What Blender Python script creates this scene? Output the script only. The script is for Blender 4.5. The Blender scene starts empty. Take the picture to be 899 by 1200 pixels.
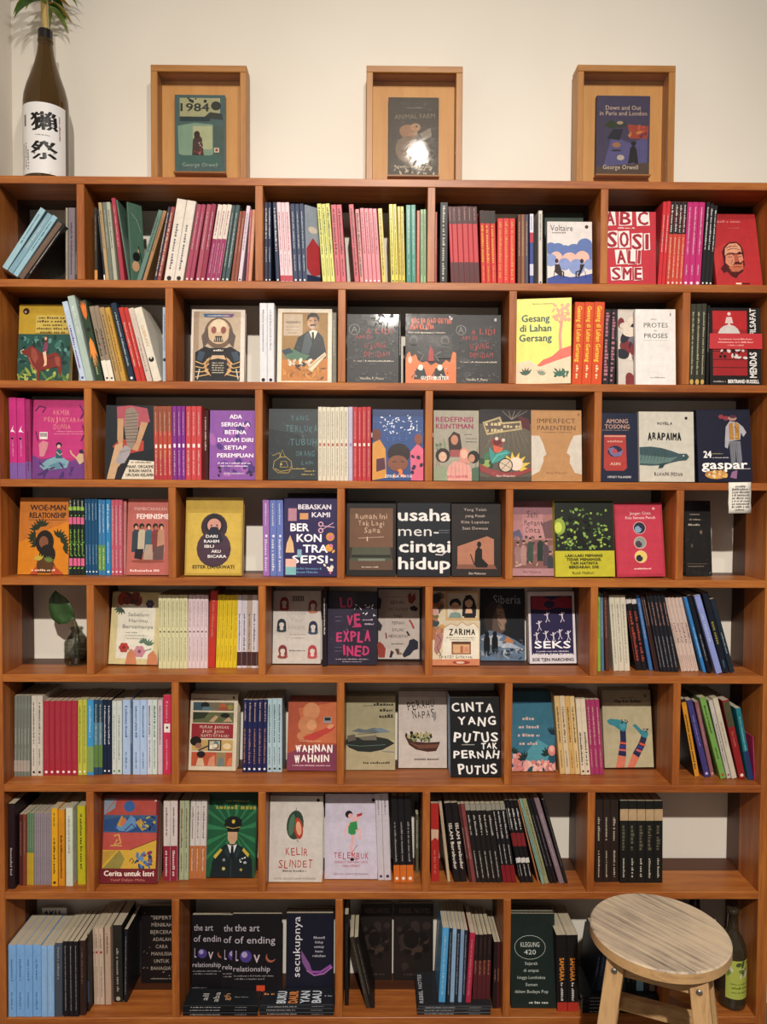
import bpy, math, random
from mathutils import Vector, Matrix
from math import sin, cos, tan, pi, radians as R, atan2, sqrt

# ---------------------------------------------------------------- camera, world, light, exposure
sc = bpy.context.scene
C = sc.collection
CAM = Vector((0.0, -1.79, 1.40))
F_PX, PITCH, YAW, ROLL = 867.0, 0.03340355, 0.0100415, 0.00540766
fwd = Vector((sin(YAW)*cos(PITCH), cos(YAW)*cos(PITCH), -sin(PITCH)))
r0 = Vector((cos(YAW), -sin(YAW), 0)); u0 = r0.cross(fwd)
rt = r0*cos(ROLL) + u0*sin(ROLL); up = -r0*sin(ROLL) + u0*cos(ROLL)
cd = bpy.data.cameras.new('camera'); cam = bpy.data.objects.new('camera', cd); C.objects.link(cam)
cd.sensor_fit = 'AUTO'; cd.sensor_width = 36; cd.lens = 36*F_PX/1200; cd.clip_start = .02
cam.matrix_world = Matrix(((rt.x, up.x, -fwd.x, CAM.x), (rt.y, up.y, -fwd.y, CAM.y), (rt.z, up.z, -fwd.z, CAM.z), (0, 0, 0, 1)))
sc.camera = cam

w = bpy.data.worlds.new('world'); sc.world = w; w.use_nodes = True
bg = w.node_tree.nodes['Background']; bg.inputs[0].default_value = (1.0, .93, .86, 1); bg.inputs[1].default_value = .19

def lamp(name, loc, target, power, size, angle, blend, col):
    l = bpy.data.lights.new(name, 'SPOT'); l.energy = power; l.shadow_soft_size = size
    l.spot_size = R(angle); l.spot_blend = blend; l.color = col
    o = bpy.data.objects.new(name, l); C.objects.link(o); o.location = loc
    o.rotation_euler = (Vector(target)-Vector(loc)).to_track_quat('-Z', 'Y').to_euler()
    return o
lamp('ceiling_spotlight', (.10, -3.3, 3.35), (.1, 0, .1), 640, .04, 84, 1.0, (1.0, .93, .84))
lamp('ceiling_spotlight', (.19, -1.5, 2.98), (.1, 0.1, 2.3), 41, .03, 150, .9, (1.0, .93, .84))
sc.view_settings.view_transform = 'Standard'; sc.view_settings.look = 'None'
sc.view_settings.exposure = 0.07; sc.view_settings.gamma = 1.0; sc.view_settings.use_curve_mapping = False

# ---------------------------------------------------------------- projection of the surveyed shelf
def proj(X, Y, Z):
    v = Vector((X, Y, Z))-CAM; z = v.dot(fwd)
    return 449.5+F_PX*v.dot(rt)/z, 600-F_PX*v.dot(up)/z
def unproj(px, py, Y):
    d = fwd*F_PX + rt*(px-449.5) - up*(py-600)
    s = (Y-CAM.y)/d.y
    return CAM.x+d.x*s, CAM.z+d.z*s
def X_at(px, Y, Z):                       # world x of what shows at column px, at depth Y and height Z
    py = proj(0, Y, Z)[1]
    for _ in range(3):
        x, z = unproj(px, py, Y); py = proj(x, Y, Z)[1]
    return unproj(px, py, Y)[0]

# ---------------------------------------------------------------- helpers
def tag(o, label=None, cat=None, group=None, kind=None):
    if label: o['label'] = label
    if cat: o['category'] = cat
    if group: o['group'] = group
    if kind: o['kind'] = kind
    return o
def empty(name, loc=(0, 0, 0), rot=(0, 0, 0)):
    o = bpy.data.objects.new(name, None); o.empty_display_size = .03; C.objects.link(o)
    o.location = loc; o.rotation_euler = rot
    return o
def mesh(name, V, Fc, mat, parent=None, cols=None, mi=None, smooth=False):
    me = bpy.data.meshes.new(name); me.from_pydata(V, [], Fc)
    for m in (mat if isinstance(mat, (list, tuple)) else [mat]): me.materials.append(m)
    if mi: me.polygons.foreach_set('material_index', mi)
    if cols is not None:
        a = me.color_attributes.new('Col', 'FLOAT_COLOR', 'CORNER'); buf = []
        for f, c in zip(Fc, cols):
            y = .3*c[0]+.6*c[1]+.1*c[2]; k = .6+.4*min(1, y/.10); buf += [c[0]*k, c[1]*k, c[2]*k, 1]*len(f)
        a.data.foreach_set('color', buf)
    if smooth: me.polygons.foreach_set('use_smooth', [True]*len(me.polygons))
    me.update()
    o = bpy.data.objects.new(name, me); C.objects.link(o)
    if parent: o.parent = parent
    return o
_lin = {}
def hx(s, a=1.0):
    k = _lin.get(s)
    if k is None:
        f = lambda c: c/12.92 if c <= .04045 else ((c+.055)/1.055)**2.4
        k = _lin[s] = tuple(f(int(s[i:i+2], 16)/255) for i in (0, 2, 4))+(1.0,)
    return k
def box(x0, x1, y0, y1, z0, z1, bev=0):
    """a box whose edges are chamfered by bev"""
    if not bev:
        V = [(x, y, z) for x in (x0, x1) for y in (y0, y1) for z in (z0, z1)]
        return V, [(0, 1, 3, 2), (4, 6, 7, 5), (0, 4, 5, 1), (2, 3, 7, 6), (0, 2, 6, 4), (1, 5, 7, 3)]
    V = []; Fc = []; idx = {}
    for i, x in enumerate((x0, x1)):
        for j, y in enumerate((y0, y1)):
            for k, z in enumerate((z0, z1)):
                sx, sy, sz = (1-2*i)*bev, (1-2*j)*bev, (1-2*k)*bev
                idx[i, j, k] = len(V); V += [(x, y+sy, z+sz), (x+sx, y, z+sz), (x+sx, y+sy, z)]
    g = lambda i, j, k, a: idx[i, j, k]+a
    for i in (0, 1): Fc.append([g(i, 0, 0, 0), g(i, 0, 1, 0), g(i, 1, 1, 0), g(i, 1, 0, 0)][::1 if i == 0 else -1])
    for j in (0, 1): Fc.append([g(0, j, 0, 1), g(1, j, 0, 1), g(1, j, 1, 1), g(0, j, 1, 1)][::1 if j == 0 else -1])
    for k in (0, 1): Fc.append([g(0, 0, k, 2), g(0, 1, k, 2), g(1, 1, k, 2), g(1, 0, k, 2)][::1 if k == 0 else -1])
    for j in (0, 1):
        for k in (0, 1): Fc.append([g(0, j, k, 1), g(0, j, k, 2), g(1, j, k, 2), g(1, j, k, 1)])
    for i in (0, 1):
        for k in (0, 1): Fc.append([g(i, 0, k, 0), g(i, 0, k, 2), g(i, 1, k, 2), g(i, 1, k, 0)])
    for i in (0, 1):
        for j in (0, 1): Fc.append([g(i, j, 0, 0), g(i, j, 0, 1), g(i, j, 1, 1), g(i, j, 1, 0)])
    for i in (0, 1):
        for j in (0, 1):
            for k in (0, 1): Fc.append([g(i, j, k, 0), g(i, j, k, 1), g(i, j, k, 2)])
    return V, Fc
def fixn(o):
    import bmesh
    bm = bmesh.new(); bm.from_mesh(o.data); bmesh.ops.recalc_face_normals(bm, faces=bm.faces); bm.to_mesh(o.data); bm.free(); return o
def lathe(prof, n=32, cx=0, cy=0):
    V = []; Fc = []
    for r, z in prof:
        for k in range(n): a = 2*pi*k/n; V.append((cx+r*cos(a), cy+r*sin(a), z))
    for i in range(len(prof)-1):
        for k in range(n): Fc.append((i*n+k, i*n+(k+1) % n, (i+1)*n+(k+1) % n, (i+1)*n+k))
    Fc.append(tuple(range(n))[::-1]); Fc.append(tuple((len(prof)-1)*n+k for k in range(n)))
    return V, Fc
def tube(pts, rad, n=8):
    V = []; Fc = []; P = [Vector(p) for p in pts]
    for i, p in enumerate(P):
        t = (P[min(i+1, len(P)-1)]-P[max(i-1, 0)]).normalized()
        a = t.cross(Vector((.31, .2, .93))).normalized(); b = t.cross(a)
        r = rad[i] if isinstance(rad, (list, tuple)) else rad
        for k in range(n): q = 2*pi*k/n; V.append(tuple(p+a*r*cos(q)+b*r*sin(q)))
    for i in range(len(P)-1):
        for k in range(n): Fc.append((i*n+k, i*n+(k+1) % n, (i+1)*n+(k+1) % n, (i+1)*n+k))
    Fc.append(tuple(range(n))); Fc.append(tuple((len(P)-1)*n+k for k in range(n))[::-1])
    return V, Fc

# ---------------------------------------------------------------- materials
def newmat(name):
    m = bpy.data.materials.new(name); m.use_nodes = True
    nt = m.node_tree; return m, nt, nt.nodes['Principled BSDF']
def node(nt, t, **kw):
    n = nt.nodes.new(t)
    for k, v in kw.items(): setattr(n, k, v)
    return n
def noise(nt, scale, detail=4, vec=None, rough=.55):
    n = node(nt, 'ShaderNodeTexNoise'); n.inputs['Scale'].default_value = scale; n.inputs['Detail'].default_value = detail
    n.inputs['Roughness'].default_value = rough
    if vec: nt.links.new(vec, n.inputs['Vector'])
    return n
def ramp(nt, fac, stops):
    r = node(nt, 'ShaderNodeValToRGB'); nt.links.new(fac, r.inputs[0]); e = r.color_ramp.elements
    while len(e) < len(stops): e.new(.5)
    for x, (p, c) in zip(e, stops): x.position = p; x.color = hx(c)
    return r
def bump(nt, bs, h, strength, dist=.002):
    b = node(nt, 'ShaderNodeBump'); b.inputs['Strength'].default_value = strength; b.inputs['Distance'].default_value = dist
    nt.links.new(h, b.inputs['Height']); nt.links.new(b.outputs[0], bs.inputs['Normal'])
def plain(name, col, rough=.5, **kw):
    m, nt, b = newmat(name); b.inputs['Base Color'].default_value = hx(col); b.inputs['Roughness'].default_value = rough
    for k, v in kw.items(): b.inputs[k.replace('_', ' ')].default_value = v
    return m
def wood(name, stops, axis, rough=.45, stretch=14, sc_=3.2, bmp=.12, coat=.08):
    """grain runs along the given axis (0, 1 or 2) of the object"""
    m, nt, b = newmat(name)
    tc = node(nt, 'ShaderNodeTexCoord'); mp = node(nt, 'ShaderNodeMapping'); s = [stretch]*3; s[axis] = 1.0
    mp.inputs['Scale'].default_value = s; nt.links.new(tc.outputs['Object'], mp.inputs[0])
    n1 = noise(nt, sc_, 6, mp.outputs[0], .62); n2 = noise(nt, sc_*7, 3, mp.outputs[0])
    big = noise(nt, 2.3, 2, tc.outputs['Object'])
    mx = node(nt, 'ShaderNodeMix'); mx.inputs[0].default_value = .3
    nt.links.new(n1.outputs[0], mx.inputs[2]); nt.links.new(n2.outputs[0], mx.inputs[3])
    m2 = node(nt, 'ShaderNodeMix'); m2.inputs[0].default_value = .25
    nt.links.new(mx.outputs[0], m2.inputs[2]); nt.links.new(big.outputs[0], m2.inputs[3])
    r = ramp(nt, m2.outputs[0], stops); nt.links.new(r.outputs[0], b.inputs['Base Color'])
    b.inputs['Roughness'].default_value = rough; b.inputs['Coat Weight'].default_value = coat; b.inputs['Coat Roughness'].default_value = .3
    b.inputs['Specular IOR Level'].default_value = .35
    bump(nt, b, mx.outputs[0], bmp, .0015)
    return m
TEAK = [(.30, '6a3415'), (.46, '925022'), (.60, 'ad692d'), (.75, '83441b')]
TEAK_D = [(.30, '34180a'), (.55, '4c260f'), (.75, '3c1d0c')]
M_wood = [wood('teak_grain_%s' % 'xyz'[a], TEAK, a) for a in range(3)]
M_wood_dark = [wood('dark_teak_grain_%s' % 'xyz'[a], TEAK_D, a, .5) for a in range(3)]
M_frame = [wood('pine_frame_%s' % 'xyz'[a], [(.3, '8a5a2a'), (.5, 'a87339'), (.7, 'b98548')], a, .45, coat=.1) for a in range(3)]
M_backboard = wood('pale_backboard', [(.3, 'cf9450'), (.55, 'e4ae68'), (.75, 'd6a05c')], 2, .5, 10)

def wall_material():
    m, nt, b = newmat('cream_plaster'); tc = node(nt, 'ShaderNodeTexCoord')
    n = noise(nt, 1.6, 3, tc.outputs['Object']); r = ramp(nt, n.outputs[0], [(.3, 'ddd5c7'), (.7, 'e6dfd3')])
    nt.links.new(r.outputs[0], b.inputs['Base Color']); b.inputs['Roughness'].default_value = .7
    n2 = noise(nt, 60, 5, tc.outputs['Object']); bump(nt, b, n2.outputs[0], .12, .002); return m
M_wall = wall_material()
def cover_material(name, rough, wrinkle, coat):
    m, nt, b = newmat(name); at = node(nt, 'ShaderNodeAttribute', attribute_name='Col')
    tc = node(nt, 'ShaderNodeTexCoord'); n = noise(nt, 48, 6, tc.outputs['Object'], .7)
    mr = node(nt, 'ShaderNodeMapRange'); mr.inputs[1].default_value = .3; mr.inputs[2].default_value = .7; mr.inputs[3].default_value = .85; mr.inputs[4].default_value = 1.07
    nt.links.new(n.outputs[0], mr.inputs[0])
    mx = node(nt, 'ShaderNodeVectorMath', operation='SCALE'); nt.links.new(at.outputs['Color'], mx.inputs[0]); nt.links.new(mr.outputs[0], mx.inputs['Scale'])
    nt.links.new(mx.outputs[0], b.inputs['Base Color']); b.inputs['Roughness'].default_value = rough
    if wrinkle:
        v = noise(nt, 34, 2, tc.outputs['Object']); v.inputs['Distortion'].default_value = 1.6
        cr = node(nt, 'ShaderNodeValToRGB'); nt.links.new(v.outputs[0], cr.inputs[0]); e = cr.color_ramp.elements; e.new(.5)
        for q, (ps, g_) in zip(e, ((.46, 0), (.5, 1), (.54, 0))): q.position = ps; q.color = (g_, g_, g_, 1)
        v2 = noise(nt, 9, 1, tc.outputs['Object']); sm = node(nt, 'ShaderNodeMath', operation='ADD'); nt.links.new(cr.outputs[0], sm.inputs[0]); nt.links.new(v2.outputs[0], sm.inputs[1])
        bu = node(nt, 'ShaderNodeBump'); bu.inputs['Strength'].default_value = wrinkle; bu.inputs['Distance'].default_value = .0016
        nt.links.new(sm.outputs[0], bu.inputs['Height']); nt.links.new(bu.outputs[0], b.inputs['Coat Normal'])
    b.inputs['Coat Weight'].default_value = coat; b.inputs['Coat Roughness'].default_value = .07 if wrinkle else .2; b.inputs['Specular IOR Level'].default_value = .25
    return m
M_cover = cover_material('printed_card', .5, 0, .06)
M_wrap = cover_material('shrink_wrapped_card', .45, .6, .32)
def page_material():
    m, nt, b = newmat('page_edges'); tc = node(nt, 'ShaderNodeTexCoord'); mp = node(nt, 'ShaderNodeMapping')
    mp.inputs['Scale'].default_value = (1800, 3, 3); nt.links.new(tc.outputs['Object'], mp.inputs[0])
    n = noise(nt, 1, 2, mp.outputs[0]); r = ramp(nt, n.outputs[0], [(.3, '968870'), (.65, 'c8bca4')])
    nt.links.new(r.outputs[0], b.inputs['Base Color']); b.inputs['Roughness'].default_value = .85; return m
M_page = page_material()
def glass_material(name, tint, strength=.10, rough=.02):
    m = bpy.data.materials.new(name); m.use_nodes = True; nt = m.node_tree; nt.nodes.clear()
    out = node(nt, 'ShaderNodeOutputMaterial'); mix = node(nt, 'ShaderNodeMixShader'); tr = node(nt, 'ShaderNodeBsdfTransparent'); gl = node(nt, 'ShaderNodeBsdfGlossy')
    tr.inputs[0].default_value = hx(tint); gl.inputs['Roughness'].default_value = rough
    fr = node(nt, 'ShaderNodeLayerWeight'); pw = node(nt, 'ShaderNodeMath', operation='POWER'); pw.inputs[1].default_value = 3.5
    nt.links.new(fr.outputs['Facing'], pw.inputs[0])
    add = node(nt, 'ShaderNodeMath', operation='MULTIPLY_ADD'); add.inputs[1].default_value = .8; add.inputs[2].default_value = .04+strength; add.use_clamp = True
    nt.links.new(pw.outputs[0], add.inputs[0]); nt.links.new(add.outputs[0], mix.inputs[0])
    nt.links.new(tr.outputs[0], mix.inputs[1]); nt.links.new(gl.outputs[0], mix.inputs[2]); nt.links.new(mix.outputs[0], out.inputs[0])
    return m
M_pane = glass_material('clear_pane', 'f8f6f4', .0)
M_glass = glass_material('vase_glass', 'd6d8d4', .03)

# ---------------------------------------------------------------- the setting
ZB = [1.40+z for z in (0.72577926, 0.4823577, 0.24229212, 0.00570988, -0.23194421, -0.46805544, -0.73853412, -1.00586617, -1.32236293)]
TH, DEP, SPLIT = .0185, .168, .104
XL, XR = -.905, .952
WALL_Y = .172
def struct(name, V, Fc, m): return tag(mesh(name, V, Fc, m), kind='structure')
struct('wall_back', *box(-1.4, 2.6, WALL_Y, WALL_Y+.1, 0, 3.3), M_wall)
xc = unproj(14, 100, WALL_Y)[0]
struct('wall_left', *box(xc-.1, xc, -3.2, WALL_Y, 0, 3.3), M_wall)
struct('floor', *box(xc-.1, 2.6, -3.2, WALL_Y+.1, -.05, 0), plain('dark_floor', '4a3a2c', .4))

bs = tag(empty('bookshelf', (0, 0, 0)), 'tall open teak bookshelf of eight rows with staggered cubbies', 'bookshelf')
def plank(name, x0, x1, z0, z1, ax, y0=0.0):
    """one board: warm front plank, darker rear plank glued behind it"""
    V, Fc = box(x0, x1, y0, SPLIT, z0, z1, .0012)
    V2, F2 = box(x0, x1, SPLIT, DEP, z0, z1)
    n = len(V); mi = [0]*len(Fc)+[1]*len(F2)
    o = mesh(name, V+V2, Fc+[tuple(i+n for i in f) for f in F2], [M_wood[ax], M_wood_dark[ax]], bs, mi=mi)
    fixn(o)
    return o
random.seed(3)
for i, z in enumerate(ZB):
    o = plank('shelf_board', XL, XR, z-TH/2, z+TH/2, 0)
plank('side_panel', XL-.020, XL, 0.02, ZB[0]+TH/2, 2)
plank('side_panel', XR, XR+.027, 0.02, ZB[0]+TH/2, 2)
V, Fc = box(XL, XR, .03, .05, 0.0, ZB[8]-TH/2); mesh('plinth', V, Fc, M_wood[0], bs)
# divider front faces, pixel columns at mid row
DIV = [[(90.2, 98.3), (299, 308), (501, 510), (703.5, 713)],
       [(194, 202.5), (396, 405), (597, 605), (799.7, 809)],
       [(99, 107), (299, 307.5), (498.6, 507), (696.5, 705)],
       [(197.5, 205.8), (395, 404), (593, 601), (793, 801)],
       [(101.7, 110), (303, 311), (498.6, 506.7), (692.5, 700)],
       [(201.5, 209), (395, 403), (591.7, 600), (789, 797)],
       [(101, 110), (303, 311), (495, 504), (689, 696.5)],
       [(201.6, 210), (393, 401.6), (590, 598), (777.5, 784.5)]]
CELLX = []
for r, row in enumerate(DIV):
    z0, z1 = ZB[r+1]+TH/2, ZB[r]-TH/2; zm = (z0+z1)/2; edges = [XL]
    for a, b in row:
        xm = (X_at(a, 0, zm)+X_at(b, 0, zm))/2
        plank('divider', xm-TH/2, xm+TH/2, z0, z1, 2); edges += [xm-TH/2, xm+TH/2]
    CELLX.append(edges+[XR])

# ---------------------------------------------------------------- lettering: glyph outlines of the built-in font, laid as flat print
GLY = {}
def load_glyphs():
    chars = [chr(c) for c in range(33, 127)]+['獺', '祭']
    L = []
    for b in (0,):
        for ch in ['|']+chars:
            for body in ((ch, ch+'|') if ch != '|' or b is None else (ch, ch+'|')):
                cu = bpy.data.curves.new('glyph', 'FONT'); cu.body = body; cu.resolution_u = 2; cu.offset = .022*b
                o = bpy.data.objects.new('glyph', cu); C.objects.link(o); L.append((b, ch, body, o))
    dg = bpy.context.evaluated_depsgraph_get(); bar = {}
    for b, ch, body, o in L:
        e = o.evaluated_get(dg); me = e.to_mesh()
        if len(body) == 1:
            GLY[b, ch] = [[(v.co.x, v.co.y) for v in me.vertices], [tuple(p.vertices) for p in me.polygons], .5]
            if ch == '|': bar[b] = max(v.co.x for v in me.vertices)
        else:
            GLY[b, ch][2] = max(v.co.x for v in me.vertices)-bar[b]
        e.to_mesh_clear()
    for _, _, _, o in L:
        cu = o.data; bpy.data.objects.remove(o); bpy.data.curves.remove(cu)
load_glyphs()
def text_shape(s, bold):
    V = []; Fc = []; x = 0
    for ch in s:
        if ch == ' ': x += .3; continue
        v, f, adv = GLY[0, ch]; n = len(V)
        V += [(a+x, b) for a, b in v]; Fc += [tuple(i+n for i in t) for t in f]; x += adv+.01
    x0 = min(a for a, b in V); x1 = max(a for a, b in V)
    return [((a-x0)/(x1-x0)-.5, b/.69-.5) for a, b in V], Fc

class Print:
    """flat artwork on a w x h (metres) sheet; u, v run 0..100 from the top left corner"""
    def __init__(s, w, h): s.wm, s.hm, s.V, s.F, s.C, s.k = w, h, [], [], [], 0
    def add(s, pts, faces, col):
        s.k += 1; n = len(s.V); d = -.00012-.00002*s.k
        pts = [(min(max(x, .0002), s.wm-.0002), min(max(z, .0002), s.hm-.0002)) for x, z in pts]; s.V += [(x, d, z) for x, z in pts]; c = hx(col)
        for f in faces:
            a = sum(pts[f[i]][0]*pts[f[(i+1) % len(f)]][1]-pts[f[(i+1) % len(f)]][0]*pts[f[i]][1] for i in range(len(f)))
            f = tuple(i+n for i in f); s.F.append(f if a > 0 else f[::-1]); s.C.append(c)
    def xy(s, u, v): return (u/100*s.wm, (1-v/100)*s.hm)
    def r(s, c, u0, v0, u1, v1): s.add([s.xy(u0, v0), s.xy(u1, v0), s.xy(u1, v1), s.xy(u0, v1)], [(0, 1, 2, 3)], c)
    def p(s, c, *q): s.add([s.xy(q[i], q[i+1]) for i in range(0, len(q), 2)], [tuple(range(len(q)//2))], c)
    def e(s, c, u, v, ru, rv=None, rot=0):
        """ellipse; radii in % of the width"""
        rv = ru if rv is None else rv; x, z = s.xy(u, v); k = s.wm/100; a = R(rot); P = []
        n = 18 if ru*k > .004 else 8
        for i in range(n):
            t = 2*pi*i/n; dx, dz = ru*k*cos(t), rv*k*sin(t); P.append((x+dx*cos(a)+dz*sin(a), z-dx*sin(a)+dz*cos(a)))
        s.add(P, [tuple(range(n))], c)
    def l(s, c, wd, *q):
        P = [Vector(s.xy(q[i], q[i+1])) for i in range(0, len(q), 2)]; hw = wd*s.wm/200; A = []; n = len(P)
        for i, p in enumerate(P):
            t = (P[min(i+1, n-1)]-P[max(i-1, 0)]); t = t.normalized() if t.length else Vector((1, 0)); nn = Vector((-t.y, t.x))
            A += [tuple(p+nn*hw), tuple(p-nn*hw)]
        s.add(A, [(2*i, 2*i+1, 2*i+3, 2*i+2) for i in range(n-1)], c)
    def t(s, c, txt, u, v, wd, ht, bold=0, rot=0):
        """a line of text fitted to wd % of the width by a capital height of ht % of the height (rot 90: reads downwards, wd in % of height, ht in % of width)"""
        P, Fc = text_shape(txt, bold); x, z = s.xy(u, v)
        if rot == 90: W, H = wd/100*s.hm, ht/100*s.wm; Q = [(x+b*H, z-a*W) for a, b in P]
        elif rot == -90: W, H = wd/100*s.hm, ht/100*s.wm; Q = [(x-b*H, z+a*W) for a, b in P]
        else:
            W, H = wd/100*s.wm, ht/100*s.hm; ca, sa = cos(R(rot)), sin(R(rot)); Q = [(x+a*W*ca+b*H*sa, z-a*W*sa+b*H*ca) for a, b in P]
        s.add(Q, Fc, c)
        if bold:
            e = H*.045
            for dx, dz in ((-e, 0), (e, 0), (0, e*.7), (0, -e*.7)): s.add([(x_+dx, z_+dz) for x_, z_ in Q], Fc, c)
    def hand(s, c, txt, u, v, wd, ht, bold=0, seed=1, jit=3, rot=0):
        """hand lettering: every letter set by itself, a little turned and shifted"""
        g = random.Random(seed); ws = [(.45 if ch in 'I1i.,-!l' else .4 if ch == ' ' else 1) for ch in txt]; k = wd/sum(ws); x = -wd/2
        for ch, w_ in zip(txt, ws):
            if ch != ' ':
                du = x+k*w_/2; p_ = (u+du*cos(R(rot)), v+du*sin(R(rot))*s.wm/s.hm+g.uniform(-.09, .09)*ht)
                s.t(c, ch, p_[0], p_[1], k*w_*(.30 if ch in 'I1il' and 0 else .72)*(.5 if ch in 'Iil1!,.' else 1), ht*g.uniform(.85, 1.05)*(1 if ch not in ',.-' else .25), bold, g.uniform(-jit, jit)*2+rot)
            x += k*w_
    def h(s, c, u, v, wd, ht, seed=1, rot=0):
        """a line of illegible small print"""
        g = random.Random(seed*131+int(u*7+v*13)); P = []; Fc = []
        L, H = (wd/100*s.wm, ht/100*s.hm) if not rot else (wd/100*s.hm, ht/100*s.wm); x0, z0 = s.xy(u, v); q = -L/2
        while q < L/2:
            b = min(g.uniform(.35, .8)*H, L/2-q)
            if b < .12*H: break
            hh = H*g.choice((.5, .55, .6, .8)); n = len(P); R4 = [(q, -.45*H), (q+b, -.45*H), (q+b, -.45*H+hh), (q, -.45*H+hh)]
            P += [(x0+a, z0+d) for a, d in R4] if not rot else [(x0+d, z0-a) for a, d in R4]
            Fc.append((n, n+1, n+2, n+3)); q += b+H*(.22 if g.random() < .83 else .7)
        if P: s.add(P, Fc, c)
    def T(s, c, lines, u, v, wd, ht, gap, bold=0, ws=None):
        for i, t in enumerate(lines): s.t(c, t, u, v+i*gap, (ws[i] if ws else wd), ht, bold)
    def sc(s, c, n, seed, u0, v0, u1, v1, size, asp=1.0):
        """scattered small blobs in a box"""
        g = random.Random(seed)
        for _ in range(n):
            s.e(c if isinstance(c, str) else g.choice(c), g.uniform(u0, u1), g.uniform(v0, v1), size*g.uniform(.5, 1.2), size*asp*g.uniform(.5, 1.2), g.uniform(0, 180))
    def build(s, name, parent, mat):
        return mesh(name, s.V, s.F, mat, parent, s.C) if s.V else None
    # small figures used by several covers
    def person(s, u, v, k, skin, hair, top, long_=0):
        if long_: s.e(hair, u, v+1.0*k*.6, 3.6*k, 5.6*k)
        s.p(top, u-5*k, v+6.2*k, u-4*k, v+3.6*k, u, v+2.8*k, u+4*k, v+3.6*k, u+5*k, v+6.2*k)
        s.e(skin, u, v, 2.6*k, 3.2*k); s.p(hair, u-3*k, v, u-2.8*k, v-2*k, u, v-2.8*k, u+2.8*k, v-2*k, u+3*k, v, u+1.6*k, v-1.1*k, u-1*k, v-1.3*k)
    def flower(s, u, v, k, c, c2):
        for i in range(6): a = i*pi/3; s.e(c, u+cos(a)*k, v+sin(a)*k*.68, k*.75)
        s.e(c2, u, v, k*.5)
    def leafy(s, u, v, k, c, ang):
        for i in range(-2, 3):
            a = R(ang+i*26); x, y = u+sin(a)*k, v-cos(a)*k*.68; m = k*.13
            s.p(c, u, v, (u+x)/2+cos(a)*m, (v+y)/2+sin(a)*m, x, y, (u+x)/2-cos(a)*m, (v+y)/2-sin(a)*m)

# ---------------------------------------------------------------- books
ROWN = ['top', 'second', 'third', 'fourth', 'fifth', 'sixth', 'seventh', 'bottom']
ORD = ['first', 'second', 'third', 'fourth', 'fifth', 'sixth', 'seventh', 'eighth', 'ninth', 'tenth', 'eleventh', 'twelfth', 'thirteenth', 'fourteenth', 'fifteenth', 'sixteenth', 'seventeenth', 'eighteenth']
CUB = ['first', 'second', 'third', 'fourth', 'fifth']
DEF_D = [.022, .022, .03, .05, .05, .05, .03, .006]
class Z: pass
def frame(ox, oy, s): Z.ox, Z.oy, Z.s = ox, oy, s
def row(r): Z.r = r; Z.zf = ZB[r+1]+TH/2
def cub(c):
    Z.c = c; Z.prev = None
def bounds(): e = CELLX[Z.r]; return e[2*Z.c]+.0008, e[2*Z.c+1]-.0008
def gx(x): return Z.ox+x/Z.s
def gy(y): return Z.oy+y/Z.s
def depth_for(px, py):
    """depth on the shelf at which the shelf top shows at row py"""
    lo, hi = .004, .15
    for _ in range(24):
        m = (lo+hi)/2
        if proj(0, m, Z.zf)[1] > py: lo = m
        else: hi = m
    return (lo+hi)/2
SEEN = {}
def where(extra=''):
    return '%s%s row %s cubby' % (extra, ROWN[Z.r], CUB[Z.c])
def add_label(o, s):
    if s in SEEN: print('DUPLICATE LABEL', s)
    if len(s.replace(',', '').split()) > 16: print('LONG LABEL', s)
    SEEN[s] = 1; o['label'] = s

def book_parts(root, t, wd, h, col, face, hard=0, mat=None, spine=None, back=None, page=None):
    """cover (spine and two boards) and page block; local origin at the lower front corner.
    face=0: spine towards -y, thickness along x; face=1: front cover towards -y, spine at x=0, thickness along y"""
    c = .0022 if hard else .0006; ins = .0028 if hard else .0005; k = min(.0012, t*.2)
    out = [(0, wd), (0, k), (k, 0), (t-k, 0), (t, k), (t, wd)]; inn = [(t-c, wd), (t-c, c*1.2), (c, c*1.2), (c, wd)]
    P = out+inn; n = len(P)
    tr = (lambda a, b, z: (a, b, z)) if not face else (lambda a, b, z: (b, t-a, z))
    V = [tr(a, b, 0) for a, b in P]+[tr(a, b, h) for a, b in P]
    Fc = [(i, (i+1) % n, n+(i+1) % n, n+i) for i in range(n)]
    caps = [(0, 1, 8, 9), (1, 2, 8), (2, 3, 7, 8), (3, 4, 7), (4, 5, 6, 7)]
    Fc += [q[::-1] for q in caps]+[tuple(i+n for i in q) for q in caps]
    cl = [hx(back or col), hx(spine or col), hx(spine or col), hx(spine or col), hx(col)]+[hx(col)]*5+[hx(col)]*10
    m = mat or M_cover
    o = mesh('cover', V, Fc, m, root, cl); fixn(o)
    V, Fc = box(c+.0001, t-c-.0001, c*1.3, wd-ins*1.5, ins, h-ins)
    o = mesh('pages', [tr(*v) for v in V], Fc, page or M_page, root); fixn(o)

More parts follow.
